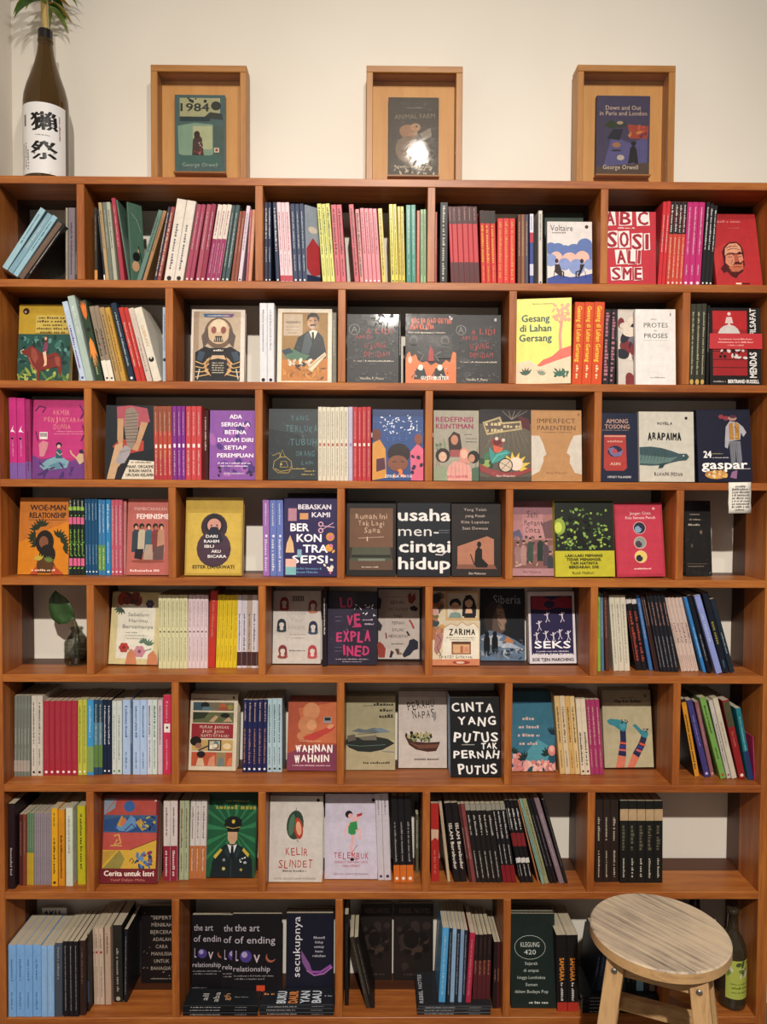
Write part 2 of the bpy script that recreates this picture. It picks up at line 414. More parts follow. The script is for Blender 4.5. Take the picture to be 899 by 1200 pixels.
def dim(c): return ''.join('%02x' % int(int(c[i:i+2], 16)*.86) for i in (0, 2, 4))
def spine_print(root, t, h, d, seed, mat, side=None):
    """d: dict(bands=[(v0,v1,col)], ink=col, txt=str|None, tv=(v0,v1), logo=col, ink2, tv2, bold)"""
    p = Print(t, h)
    for v0, v1, c in d.get('bands', ()): p.r(c, *((28, v0, 72, v1) if v1-v0 <= 5 and v0 > 20 else (2, v0, 98, v1)))
    for q in d.get('blob', ()): p.sc(q, 5, seed, 15, 15, 85, 90, 14)
    ink = d.get('ink', 'f0e8dc'); v0, v1 = d.get('tv', (10, 58)); hh = d.get('hh', 40)*.8
    if d.get('txt'): p.t(ink, d['txt'], 50, (v0+v1)/2, v1-v0, hh, d.get('bold', 0), 90)
    elif ink != '-': p.h(dim(ink), 50, (v0+v1)/2, v1-v0, hh, seed, 90)
    if d.get('tv2'):
        a, b = d['tv2']; p.h(dim(d.get('ink2', ink)), 50, (a+b)/2, b-a, d.get('hh2', 32)*.8, seed+5, 90)
    if d.get('logo'): p.e(d['logo'], 50, 95.5, 24)
    if d.get('fn'): d['fn'](p)
    return p.build('spine_print', root, mat)

random.seed(11)
Z.prev = None
def S(desc, x0, x1, n, yt, dx=0, col='884444', d=None, yb=None, dep=None, hard=0, wrap=0, yaw=0, dep_y=None, lift=0, name=None, dx2=None, yt2=None, side=None, z0=None, jit=.1, page=None, **sp):
    """a run of n standing books whose spines fill x0..x1 (columns in the current frame) at their feet; dx: shift of their tops"""
    X0p, X1p = gx(x0), gx(x1); zf = Z.zf if z0 is None else z0
    dd = d if d is not None else (depth_for(X0p, gy(yb)) if yb else DEF_D[Z.r])
    a, b = X_at(X0p, dd, zf), X_at(X1p, dd, zf)
    lo_, hi_ = bounds(); a, b = max(a, lo_), min(b, hi_)
    g = random.Random(int(x0*7+Z.oy*3+yt)); ws = [1+g.uniform(-jit, jit) for _ in range(n)]; tot = sum(ws)
    x = a; sn = sp.get('shade', 0)
    for i in range(n):
        fr = i/max(1, n-1)
        dxi = dx if dx2 is None else dx+(dx2-dx)*fr; yti = (yt if yt2 is None else yt+(yt2-yt)*fr)
        wx = (b-a)*ws[i]/tot
        topx, topz = unproj(gx(x0+(x1-x0)*i/n+dxi), gy(yti), dd)
        sx = X_at(gx(x0+(x1-x0)*i/n), dd, zf)
        th = atan2(topx-sx, topz-zf); t = wx*cos(th)*(.985 if n > 1 else .97)
        hgt = (topz-zf-(t*sin(th) if th > 0 else 0))/cos(th)
        hgt += g.uniform(-.0006, .0006)
        dpt = dep or min(.132, .165-dd)
        xx = x; key = (Z.r, Z.c, round(zf, 3))
        if Z.prev and Z.prev[0] == key and dd < .06:
            _, px_, pt, ph = Z.prev; zm = min(ph, hgt)
            m_ = max(px_-xx, px_+zm*tan(pt)-xx-zm*tan(th))+.0003
            if 0 < m_ < .012: xx += m_; t = max(.0022, t-m_*cos(th))
        if z0 is None and xx+hgt*sin(th) < lo_+.0003: th = max(th, atan2(lo_+.0003-xx, hgt)) if xx > lo_ else 0
        if xx+t+hgt*sin(th) > hi_-.0003: th = max(0, atan2(hi_-.0003-xx-t, hgt)); xx = min(xx, hi_-t-.0004)
        if dd < .06: Z.prev = (key, xx+t/cos(th), th, hgt)
        rz = lift*(n-1-i) if lift else 0
        root = empty(name or ('hardcover_book' if hard else 'slim_paperback' if wx < .0088 else 'paperback_book'), (xx, dd+g.uniform(0, .0015), zf+.0005+max(0, t*sin(th))), (0, th, R(yaw)))
        cc = col[i % len(col)] if isinstance(col, (list, tuple)) else col
        m = M_wrap if wrap else M_cover
        book_parts(root, t, dpt, hgt, side or cc, 0, hard, m, cc, side or cc, page)
        spine_print(root, t, hgt, sp, int(x0)+(0 if sp.get('txt') else i*3)+Z.r*50, m)
        root['category'] = 'book'
        add_label(root, desc+', '+where() if n == 1 else desc+', %s from left, ' % ORD[i]+where())
        root['group'] = 'spine-out books in the %s row, %s cubby' % (ROWN[Z.r], CUB[Z.c])
        x += wx
def F(desc, x0, x1, yt, col, art=None, yb=None, d=None, lean=7, dxt=0, yaw=0, th=.014, hard=0, wrap=0, spine=None, nb=0, name=None, z0=None, gap=.0006):
    """a book shown face-out whose front fills x0..x1 at its foot"""
    zf = Z.zf if z0 is None else z0
    dd = d if d is not None else (depth_for(gx(x0), gy(yb)) if yb else DEF_D[Z.r]+.012)
    a, b = X_at(gx(x0), dd, zf), X_at(gx(x1), dd, zf)
    if z0 is None: lo_, hi_ = bounds(); a, b = max(a, lo_), min(b, hi_)
    wd = (b-a)/cos(R(yaw))
    tl = tan(R(lean)); zt = zf+.2
    for _ in range(6):
        dy = dd+tl*(zt-zf); zt = unproj(gx((x0+x1)/2), gy(yt), dy)[1]
    h = (zt-zf)/cos(R(lean)); rollx = 0
    if dxt: rollx = .35*dxt/Z.s*.0021/h
    if z0 is None: wd = min(wd, hi_-a-h*max(0, rollx)) if rollx > 0 else wd; a = max(a, lo_-h*rollx) if rollx < 0 else a; wd = min(wd, (hi_-a)/cos(R(yaw)))
    lift_ = max(0, wd*rollx)
    for k in range(nb+1):
        off = k*(th+gap)
        root = empty(name or 'face_out_book', (a, dd+off/cos(R(lean)), zf+.0005+th*sin(R(lean))+lift_), (-R(lean), rollx, R(yaw)))
        m = M_wrap if wrap else M_cover
        g = random.Random(int(x0)+k)
        hh = h if k == 0 else h+g.uniform(0, .0015)
        book_parts(root, th*.98, wd, hh, col, 1, hard, m, spine or col)
        if art and k == 0:
            p = Print(wd, h); art(p); p.build('cover_print', root, m)
        root['category'] = 'book'
        root['group'] = 'face-out books in the %s row' % ROWN[Z.r]
        add_label(root, desc+', '+where() if k == 0 else 'copy %s behind %s, ' % ('right' if k == 1 else ORD[k], ' '.join(desc.split()[:6]))+where())
    return root

# ================================================================ TOP ROW
row(0); frame(0, 200, 2.997); cub(0)
def leaning(desc, bx, by, tx, ty, wpx, col, dd, **sp):
    """one book slid out of plumb; (bx, by) its lower left corner, (tx, ty) its upper left corner"""
    x0, z0 = unproj(gx(bx), gy(by), dd); x1, z1 = unproj(gx(tx), gy(ty), dd); th = atan2(x1-x0, z1-z0); h = sqrt((x1-x0)**2+(z1-z0)**2)
    t = wpx/Z.s*.00206
    z0 = max(z0, Z.zf+t*sin(abs(th))+.0003)
    root = empty('paperback_book', (x0, dd, z0), (0, th, 0)); book_parts(root, t*.98, .125, h, col, 0, 0, M_wrap)
    spine_print(root, t*.98, h, sp, int(bx), M_wrap); root['category'] = 'book'; root['group'] = 'spine-out books in the top row, first cubby'
    add_label(root, desc+', '+where())
leaning('topmost of three leaning pale blue paperbacks', 8, 338, 143, 128, 20.5, '8fb0bd', .015, ink='4a6a78', bands=[(0, 100, '9cc0cc')])
leaning('middle of three leaning pale blue paperbacks', 27, 350, 167, 146, 20.5, '7ea4b4', .012, ink='dfe9ea')
leaning('lowest of three leaning pale blue paperbacks', 45, 362, 186, 154, 19, '96bccb', .010, ink='42606e')
leaning('dull brown paperback leaning under three pale blue ones', 64, 371, 203, 176, 20, '6a5448', .012, ink='8b7566')
leaning('black paperback with white lettering, lowest of the leaning books', 88, 376, 221, 188, 11, '1e1a1a', .008, ink='e4dcd4', tv=(12, 90))
S('grey-green paperback standing beside leaning books', 229, 237, 1, 130, 0, '9a9482', ink='55503f', tv=(60, 92))
S('grey-lilac paperback beside the divider', 239, 263, 1, 130, 0, '7c7078', ink='4e444c', tv=(20, 90))
S('thin dark brown paperback against the divider', 264, 271, 1, 130, 0, '4c4040', tv=(60, 90))
cub(1)
S('thin dark paperback with orange foot, against the divider', 332, 343, 1, 130, -3, '3a3430', ink='9b8a70', bands=[(84, 97, 'c88a48')])
S('navy paperback leaning beside the thin dark one', 357, 371, 1, 135, -25, '27323e', ink='9aa4a8', bands=[(90, 98, 'e4e0d8')])
S('tan paperback leaning between navy and grey ones', 371, 384, 1, 112, -28, 'b0946c', ink='6c5638')
S('grey-green paperback leaning beside tan one', 384, 398, 1, 112, -26, '6d7468', ink='c7c9bb')
S('pale sage paperback leaning next to crimson one', 399, 413, 1, 112, -27, 'a9ab98', ink='55584a')
S('crimson paperback leaning against green picture cover', 424, 439, 1, 97, -34, 'a03444', ink='d8a8a4')
def a_green(p):
    p.e('b98f6c', 34, 78, 26, 34, 10); p.e('1d1c1c', 42, 66, 26, 30, 20); p.e('b98f6c', 62, 58, 9, 12); p.l('1d1c1c', 6, 60, 52, 72, 62, 80, 76); p.l('9db49a', 2, 20, 12, 60, 20, 85, 34)
    p.e('98a98b', 70, 86, 16, 9)
S('dark green picture-covered paperback with a long-haired figure', 441, 458, 1, 102, -46, '4c6a5c', yaw=0, ink='a5b5a5')
F('green illustrated cover fanned open beside crimson paperback', 464, 500, 115, '456253', a_green, d=.03, lean=2, yaw=50, th=.006, dxt=-30)
S('grey-green paperback leaning right, beside fanned green cover', 478, 495, 1, 136, 80, '5d7a70', ink='30403a')
S('tan-orange paperback leaning right', 496, 512, 1, 138, 76, 'a07850', ink='5a4028')
for i, (c, k) in enumerate((('3b3a52', 'narrow navy'), ('8c4440', 'brick red patterned'))):
    S(k+' paperback leaning right before two cream ones', 535+i*15, 549+i*15, 1, 126, 52, c, ink='e3ccb8', tv=(8, 92), hh=66)
S('thick cream paperback with faint grey title, leaning right', 575, 643, 2, 98, 48, 'd8cec2', ink='7a7280', tv=(30, 86), logo='2a2626', yt2=104)
S('maroon-pink paperback leaning right', 647, 678, 2, 117, 46, '9c4058', ink='d9a8b0', logo='e8d4d0')
S('rose-maroon paperback leaning right after two maroon-pink ones', 685, 719, 2, 117, 42, ['a04a5c', '8c3048'], ink='e0b0b8', logo='e8d4d0')
S('cream paperback with magenta lower half', 722, 772, 3, 118, 44, 'd9ccc0', bands=[(44, 100, '8f2a58')], ink='b0607a', tv=(8, 40), ink2='e0a8c0', tv2=(50, 88), logo='efe2e0', side='8f2a58')
S('dark teal paperback leaning right', 772, 804, 2, 120, 40, '3f5356', ink='c4cfc6', logo='e0e0d8', tv=(10, 80))
S('brown-red paperback between teal and lilac ones', 808, 832, 2, 142, 32, '8a4a3a', ink='d6a890')
S('pale lilac paperback with white lettering, leaning right', 833, 848, 1, 123, 32, 'd4c4d0', ink='806078', logo='302830')
S('coral-edged paperback in the row end by divider', 856, 883, 2, 138, 16, ['b0606a', 'c88a6a'], ink='ead0c4')
frame(290, 200, 2.9); cub(2)
S('navy paperback with bold white title, against the divider', 52, 81, 2, 108, 0, '25304e', ink='eef0f0', tv=(7, 45), hh=60, logo='e8e8e8', tv2=(55, 74))
S('navy paperback with white title leaning by pink ones', 97, 111, 1, 108, -12, '2c3856', ink='f0f0f0', tv=(7, 60), hh=60, logo='e8e8e8')
S('white and pink paperback', 112, 155, 3, 108, -14, 'e2c4ca', ink='b0304a', tv=(12, 60), tv2=(64, 80), ink2='c05868', bands=[(90, 97, 'b83a4a')])
S('slate navy paperback with pale title', 157, 203, 3, 113, -12, '34405e', ink='d0d8e0', tv=(10, 56), tv2=(64, 84), logo='dcdcdc')
def a_slope(p):
    p.r('8f98a4', 0, 0, 100, 100); p.p('a5343a', 0, 55, 50, 40, 100, 50, 100, 85, 40, 90, 0, 80); p.e('c8bcae', 50, 30, 34, 20); p.r('2c3856', 0, 88, 100, 100)
F('grey cover with red shape fanned open beside navy paperbacks', 203, 246, 118, '8f98a4', a_slope, d=.024, lean=1, yaw=42, th=.006, dxt=-14)
S('lime yellow paperback with black print', 256, 299, 3, 113, -20, 'cfcf78', ink='3c4020', tv=(5, 64), tv2=(68, 90), hh=56)
S('rose pink paperback with dark print', 300, 337, 2, 116, -17, 'c4606a', ink='3a1820', tv=(5, 64), tv2=(68, 90), hh=56)
S('single rose paperback after a gap', 365, 382, 1, 116, -21, 'c05a64', ink='3a1820', tv=(5, 90), hh=56)
S('white-speckled rose paperback', 383, 397, 1, 132, -17, 'cc8a88', ink='28181c', tv=(5, 90), hh=70)
S('pink paperback with crimson print', 398, 455, 4, 129, -16, 'd4808a', ink='7a1c30', tv=(5, 60), hh=50, logo='f0e0e0')
S('straw yellow paperback beside pink ones', 458, 473, 1, 128, -15, 'd4bc5c', ink='5a4410', tv=(5, 88), hh=50)
S('bright yellow paperback with black print', 489, 514, 2, 115, -8, 'd8cc58', ink='3a3418', tv=(5, 88), hh=56, logo='303028')
S('mustard yellow paperback with black print', 515, 537, 2, 122, -6, 'cdb84c', ink='3a3010', tv=(5, 88), hh=56, logo='303028')
S('teal green paperback', 541, 574, 2, 117, -2, '3c8474', ink='b8dccc', tv=(6, 62), tv2=(68, 88), hh=40)
S('vermilion paperback between teal and pale green ones', 575, 586, 1, 135, 1, 'c45c44', ink='ecc0a8', tv=(6, 88))
S('pale green paperback by the divider', 588, 608, 2, 132, 0, '8fb088', ink='35553c', tv=(6, 88), hh=50)
cub(3)
S('thin faded red paperback against the divider', 636, 644, 1, 140, 0, 'a04848', ink='e0b0a0')
S('taller black paperback with jagged white marks', 653, 681, 1, 108, 2, '1c1a1c', ink='cfc8c0', tv=(4, 95), hh=46)
S('red paperback with dark brown head and foot', 686, 790, 6, 122, -10, 'b83a40', bands=[(0, 22, '4c2c2a'), (71, 100, '5a2024')], ink='e8b8a8', tv=(26, 66), hh=0.1, ink2='c89090', tv2=(2, 18))
S('scarlet paperback with yellow lettering and black head', 796, 848, 3, 136, -6, 'c03028', bands=[(0, 17, '2c2422')], ink='f0b430', tv=(20, 70), hh=66, tv2=(74, 94))
frame(590, 200, 2.909)
S('shorter scarlet paperback with golden print', -20, 41, 3, 163, 0, 'cc3630', ink='f0a050', tv=(5, 92), hh=56)
S('dark brown paperback between scarlet and striped ones', 49, 86, 3, 150, 0, ['6c4034', '8a5a38', '4c4a60'], ink='d0a888')
S('blue paperback with white and red bands', 90, 103, 1, 147, 0, '384a8c', bands=[(0, 40, 'd8d4e0'), (26, 40, 'b03040'), (70, 86, 'c8c4d8')], ink='3a3a6a', tv=(3, 22))
S('single thin white spine beside the white picture cover', 120, 134, 1, 137, 0, 'c9c2ba', ink='5a5450', tv=(5, 40), logo='2a2624')
F('dark green book standing behind the illustrated white cover', 140, 272, 147, '3c4a42', None, d=.085, lean=3)
def a_volt(p):
    p.r('d8d0cc', 0, 0, 100, 100)
    for u, v, k in ((8, 42, 14), (24, 44, 16), (60, 48, 20), (84, 38, 18), (96, 50, 14), (40, 46, 14)): p.e('5a70a8', u, v, k)
    for u, v, k in ((20, 56, 14), (50, 60, 18), (78, 56, 16)): p.e('e0b0a0', u, v, k)
    for u, v, k in ((8, 60, 14), (38, 66, 14), (66, 70, 18), (94, 66, 12)): p.e('8090c0', u, v, k)
    p.p('3a4a94', 0, 88, 25, 82, 50, 86, 75, 84, 100, 80, 100, 100, 0, 100)
    for u, f in ((22, 1), (78, -1)):
        p.p('30181c', u-5, 66, u+5, 66, u+8*f+2, 76, u+12*f, 84, u+6*f, 84, u-6, 78); p.e('30181c', u-1, 61, 4, 5); p.l('30181c', 1.4, u-6, 76, u-8, 88); p.l('30181c', 1.4, u+6, 76, u+8, 88); p.l('30181c', 3, u+6*f, 76, u+14*f, 78, u+14*f, 87)
    p.t('4c4848', 'Voltaire', 32, 10, 50, 9); p.h('5a5454', 26, 17, 30, 2.5); p.e('383434', 88, 8, 4)
F('white cover with blue trees and two seated figures', 150, 303, 176, 'd8d0cc', a_volt, d=.03, lean=4, dxt=0)
cub(4)
def a_abc(p):
    p.r('b82c38', 0, 0, 100, 100)
    def tile(ch, u, v, w, h, rot=0):
        p.p('e4dcd8', u-w/2+rot, v-h/2+1, u+w/2-1, v-h/2, u+w/2-rot, v+h/2-1, u-w/2+1, v+h/2); p.t('9c2030', ch, u, v, w*(.34 if ch == 'I' else .74), h*.84, 1, rot*2)
    for ch, u, w, k in (('A', 8, 22, -1), ('B', 39, 28, 1), ('C', 74, 26, -1)): tile(ch, u, 9, w, 21, k)
    for ch, u, w, k in (('S', 12, 24, 1), ('O', 36, 22, -1), ('S', 62, 24, 1), ('I', 82, 13, 0)): tile(ch, u, 38+(u > 50)*3, w, 24, k)
    for ch, u, w, k in (('A', 30, 22, -2), ('L', 51, 18, 1), ('I', 66, 11, 2)): tile(ch, u, 62, w, 21, k)
    for ch, u, w, k in (('S', 20, 22, -1), ('M', 42, 22, 1), ('E', 64, 18, 0)): tile(ch, u, 85, w, 19, k)
    p.h('e4d4d0', 40, 22.5, 34, 2.4)
F('red cover with big white letter tiles', 348, 520, 142, 'c02c34', a_abc, d=.012, lean=3, wrap=0)
S('bright red paperback beside the letter-tile cover', 526, 552, 2, 105, 20, 'c42c34', ink='f0d8d0', tv=(16, 60), side='b82830')
S('black and red paperback with white title', 553, 611, 4, 105, 18, 'c44438', bands=[(0, 38, '1f1c1e')], ink='f0e8e4', tv=(4, 36), hh=60, ink2='f4c8a8', tv2=(42, 90), hh2=46, logo='e8d8d0')
S('magenta paperback with white print', 612, 672, 3, 107, 18, 'b82a6c', ink='f0d0dc', tv=(6, 62), hh=34, ink2='f0c8d8', tv2=(74, 86), logo='f0e0e8')
S('black paperback with bold white title', 673, 712, 3, 107, 21, '242226', ink='f0ece8', tv=(6, 56), hh=54, logo='e8e4e0', yt2=118)
def a_bust(p):
    p.r('b02c30', 0, 0, 100, 100); p.h('c87878', 36, 11, 60, 3.6, 3); p.h('c06868', 50, 20, 26, 1.4); p.p('bc3434', 0, 50, 30, 40, 0, 90)
    p.p('541818', 20, 62, 18, 54, 24, 46, 36, 40, 52, 39, 62, 44, 66, 54, 65, 64, 66, 70, 60, 80, 50, 84, 44, 89, 34, 86, 26, 80, 18, 82, 12, 76, 20, 70)
    p.p('d89878', 26, 48, 36, 42, 52, 41, 60, 46, 62, 54, 58, 52, 50, 55, 40, 54, 30, 56, 24, 58); p.p('cc8468', 26, 58, 40, 56, 46, 60, 44, 68, 34, 74, 24, 68); p.p('cc8468', 52, 57, 62, 56, 64, 64, 56, 68, 52, 64); p.p('a85440', 44, 56, 52, 56, 54, 66, 44, 67); p.p('b86448', 30, 74, 44, 70, 58, 70, 62, 66, 62, 76, 50, 80, 36, 80)
    for q in ((28, 56, 34, 54, 42, 56), (50, 56, 56, 54, 62, 55), (30, 60, 40, 60), (52, 60, 60, 59), (28, 48, 40, 45, 54, 46), (30, 51, 44, 48, 58, 50), (42, 69, 50, 67, 60, 69), (40, 74, 50, 73, 58, 74), (24, 62, 20, 58, 22, 66)): p.l('541818', 1.3, *q)
    for q in ((36, 44, 38, 48), (48, 42, 48, 46), (40, 64, 36, 70), (26, 72, 34, 82), (46, 78, 42, 84)): p.l('7c2c24', 1, *q)
    p.r('f0d0b0', 42, 95, 54, 97); p.r('5c1010', 55, 95, 72, 97)
F('red cover with a bearded bust drawn in brown', 728, 885, 152, 'b02c30', a_bust, d=.03, lean=14)

# ================================================================ SECOND ROW
row(1); frame(0, 325, 2.997); cub(0)
def a_cow(p):
    p.r('b8962c', 0, 0, 100, 38); p.r('28544c', 0, 38, 100, 100); p.sc(['1c3c3c', '3c7068', '5c9088', '20443c'], 46, 4, 2, 42, 98, 76, 7, .5); p.sc(['8c9c44', 'a8b458', '4c7040', '2c5438'], 34, 8, 2, 80, 98, 98, 9, .3)
    p.r('c4ac54', 33, 14, 96, 37); p.e('3c1410', 14, 9, 6); p.e('c8a888', 13, 10, 2)
    for i, wv in enumerate((54, 60, 38, 62, 48)): p.h('5c4420', 66, 17+i*4.6, wv, 3.6, i)
    p.p('7c3028', 16, 58, 26, 53, 34, 56, 44, 62, 54, 66, 68, 62, 78, 63, 84, 70, 86, 84, 82, 94, 78, 84, 76, 80, 64, 82, 52, 84, 44, 86, 42, 98, 38, 98, 38, 86, 28, 80, 22, 72, 20, 66, 10, 64, 8, 60)
    p.p('94483c', 26, 56, 34, 58, 40, 68, 34, 76, 26, 68); p.p('94483c', 70, 65, 80, 68, 82, 80, 74, 78); p.l('d8c8a0', 1.6, 8, 64, 6, 60, 12, 58); p.l('b86858', 1.4, 22, 68, 28, 78, 38, 86); p.l('5c201c', 1.4, 44, 64, 60, 70, 74, 66)
    p.p('7c4058', 50, 50, 56, 44, 58, 54, 56, 62, 48, 62); p.e('5c3028', 54, 45, 4, 6); p.e('d8a888', 53, 44, 2.4, 3.4); p.p('e8bc98', 48, 62, 54, 60, 56, 70, 56, 78, 50, 80, 52, 74, 50, 68)
F('yellow and green cover with a rider on a red ox', 60, 244, 98, 'b8962c', a_cow, d=.05, lean=5)
S('pale blue-white paperback leaning left with violet title', 283, 303, 1, 88, -66, 'b8c8dc', ink='7a3aa0', tv=(30, 84), hh=56, logo='3a4a90')
S('thick silver-green paperback, tallest of the leaning books', 303, 329, 1, 68, -67, 'a8bab0', ink='e8efe8', tv=(12, 44), hh=50)
S('dark green paperback with orange flower shape', 337, 365, 1, 85, -62, '2f4432', ink='a8c090', tv=(58, 92), fn=lambda p: (p.leafy(50, 46, 60, 'e08a3c', 180), p.leafy(50, 24, 50, 'd8702c', 0), p.e('2a201c', 50, 36, 26)))
S('grey-brown paperback with cream foot, leaning left', 370, 404, 2, 103, -59, '8c7c6a', bands=[(72, 100, 'e4dccc')], ink='3c3028', tv=(30, 66), hh=60, logo='2a2420')
S('light brown paperback leaning left', 405, 425, 1, 108, -60, 'a88a58', ink='6a4c24', tv=(10, 86))
S('ochre paperback leaning left', 426, 445, 1, 108, -60, 'bc9040', ink='7a5420', tv=(10, 86))
S('navy paperback taller than the red ones, leaning left', 455, 476, 1, 93, -68, '203448', ink='b8c8d0', tv=(12, 80), logo='e0e4e8')
S('red paperback leaning left', 480, 513, 2, 108, -65, 'b83430', ink='f0c8b8', tv=(20, 80))
S('pale grey-pink paperback leaning left', 516, 536, 1, 110, -67, 'c8b8ac', ink='90786c', tv=(40, 86))
S('thick cream paperback with round black emblem, leaning left', 539, 569, 1, 110, -70, 'd8d0c0', ink='c89050', txt='GIBRAN', tv=(24, 52), hh=46, fn=lambda p: (p.e('1c1818', 50, 70, 34), p.e('c8c0b0', 50, 68, 14, 18)))
S('pale blue paperback standing upright against the divider', 571, 586, 1, 105, 0, 'a8b4c8', ink='6c7890', fn=lambda p: p.e('28304c', 50, 70, 40))
cub(1)
def a_skull(p):
    p.r('dcd0c4', 0, 0, 100, 100); p.r('a08870', 4, 3, 14, 97); p.r('b8a48c', 14, 3, 92, 97); p.p('3c5c88', 22, 6, 80, 6, 76, 11, 24, 11); p.p('6c4c80', 58, 6, 80, 6, 76, 11, 58, 11); p.h('dcd0c4', 50, 8.5, 40, 1.8)
    p.e('6c5444', 51, 32, 27, 30); p.e('c8ac8c', 51, 30, 21, 24); p.e('d8c4a4', 51, 22, 14, 12); p.e('8c4c44', 42, 28, 5, 7); p.e('8c4c44', 60, 28, 5, 7); p.p('3c3028', 45, 36, 57, 36, 60, 44, 42, 44); [p.l('d8c4a4', 1, 45+i*4, 38, 45+i*4, 43) for i in range(4)]
    for s_ in (-1, 1): p.p('5c4c44', 51+s_*20, 24, 51+s_*32, 36, 51+s_*28, 52, 51+s_*18, 44)
    p.p('1c1a20', 8, 58, 26, 50, 50, 56, 74, 50, 92, 58, 92, 96, 8, 96); p.r('1c1a20', 36, 52, 66, 58); p.h('d8d0c0', 51, 55, 18, 3)
    for s_ in (-1, 1):
        p.p('34485c', 51+s_*24, 58, 51+s_*36, 56, 51+s_*40, 68, 51+s_*30, 70); p.p('c8986c', 51+s_*22, 68, 51+s_*14, 64, 51+s_*26, 72, 51+s_*24, 84, 51+s_*12, 90, 51+s_*20, 80)
        for i in range(4): p.l('d8b06c', 1.6, 51+s_*16, 66+i*7, 51+s_*28, 74+i*5, 51+s_*42, 70+i*7)
        p.l('c8c0b0', 2, 51+s_*34, 80, 51+s_*38, 94)
    p.p('c8a884', 40, 62, 62, 62, 66, 68, 51, 66, 36, 68); p.e('242028', 51, 78, 18, 16)
    for i in range(5): p.h('d0c4a8', 51, 72+i*3.2, 22, 1.8, i)
F('brown cover with a skull-like head and black lower half', 668, 857, 115, 'd8ccc0', a_skull, d=.055, lean=6, wrap=1)
frame(290, 325, 2.9)
S('slim white paperback with faint grey title', 41, 91, 2, 88, 0, 'd8d8dc', ink='9a9aa4', tv=(8, 60), hh=30, logo='202020', d=.03)
def a_gent(p):
    p.r('dcd0bc', 0, 0, 100, 100); p.r('94703c', 8, 5, 93, 96); p.r('b8a48c', 11, 7, 46, 36); p.t('4c4034', 'KISAHKU', 29, 18, 26, 2.8, 1); p.h('7c6c58', 28, 24, 24, 1.6); p.h('7c6c58', 28, 28, 24, 1.6); p.h('7c6c58', 28, 32, 16, 1.6)
    p.p('2c3438', 28, 58, 38, 38, 52, 32, 60, 28, 74, 30, 84, 38, 90, 58, 88, 68, 30, 68); p.p('485458', 50, 36, 58, 30, 64, 46, 58, 60, 44, 60); p.e('b8906c', 65, 18, 10, 13); p.p('9c7454', 66, 8, 76, 14, 75, 24, 68, 29)
    p.p('28201c', 54, 17, 55, 9, 62, 5, 72, 6, 77, 12, 76, 18, 72, 11, 60, 11); p.l('28201c', 1.4, 58, 16, 63, 16); p.l('28201c', 1.4, 67, 16, 72, 15); p.p('3c2c24', 60, 21, 70, 20, 71, 22.5, 60, 23.5); p.p('e0d8c8', 58, 30, 65, 28, 74, 30, 66, 44); p.p('1a1a1a', 63, 31, 67, 31, 68, 44, 64, 46)
    p.p('4c7058', 12, 58, 30, 54, 46, 60, 60, 62, 52, 68, 30, 68, 16, 66); p.p('2c4454', 8, 56, 22, 52, 30, 58, 14, 62); p.p('b87430', 8, 68, 40, 70, 93, 66, 93, 96, 8, 96); p.sc(['8c5420', 'c88c3c', '6c4420', 'a86c2c'], 40, 6, 12, 78, 90, 94, 5, .4); p.sc(['e0d4c0', '3c3430', 'c8b8a0'], 20, 7, 20, 68, 62, 80, 5, .5); p.p('d8c8a8', 56, 80, 74, 66, 88, 58, 90, 62, 76, 74, 64, 84); p.l('6c4c2c', 1, 58, 80, 76, 68, 88, 61)
F('framed gold cover with a dark-suited man in a tie', 100, 285, 110, 'dcd0bc', a_gent, d=.045, lean=6, wrap=1)
S('grey paperback edge showing behind the gold cover', 288, 303, 1, 120, 0, '8c8878', d=.08)
cub(2)
def a_anar(p):
    p.r('2a2828', 0, 0, 100, 100); p.e('7c7874', 14, 22, 11); p.e('2a2828', 14, 22, 9.6); p.t('7c7874', 'A', 14, 21.5, 12, 9); p.r('b0aca8', 86, 5, 91, 9)
    for t, u, v, wv, hv in (('A LIDI', 62, 24, 54, 8), ('API DI', 32, 33, 34, 6), ('UJUNG', 54, 44, 42, 8), ('DENDAM', 58, 57, 52, 8)): p.hand('a83430', t, u, v, wv, hv, 0, int(u))
    p.h('c0b4a4', 52, 67, 78, 2.4); p.sc(['454240', '4c4a48', '3c3a38'], 46, 9, 6, 38, 94, 98, 3.4, .8); p.t('d0c4b4', 'Vandha P. Pasca', 48, 92, 46, 3.6)
F('black cover with scratchy red title and circled letter', 338, 514, 128, '2e2c2c', a_anar, d=.035, lean=5, wrap=1)
S('thin black paperback spine between two black covers', 515, 523, 1, 125, 0, '1c1a1a', d=.04)
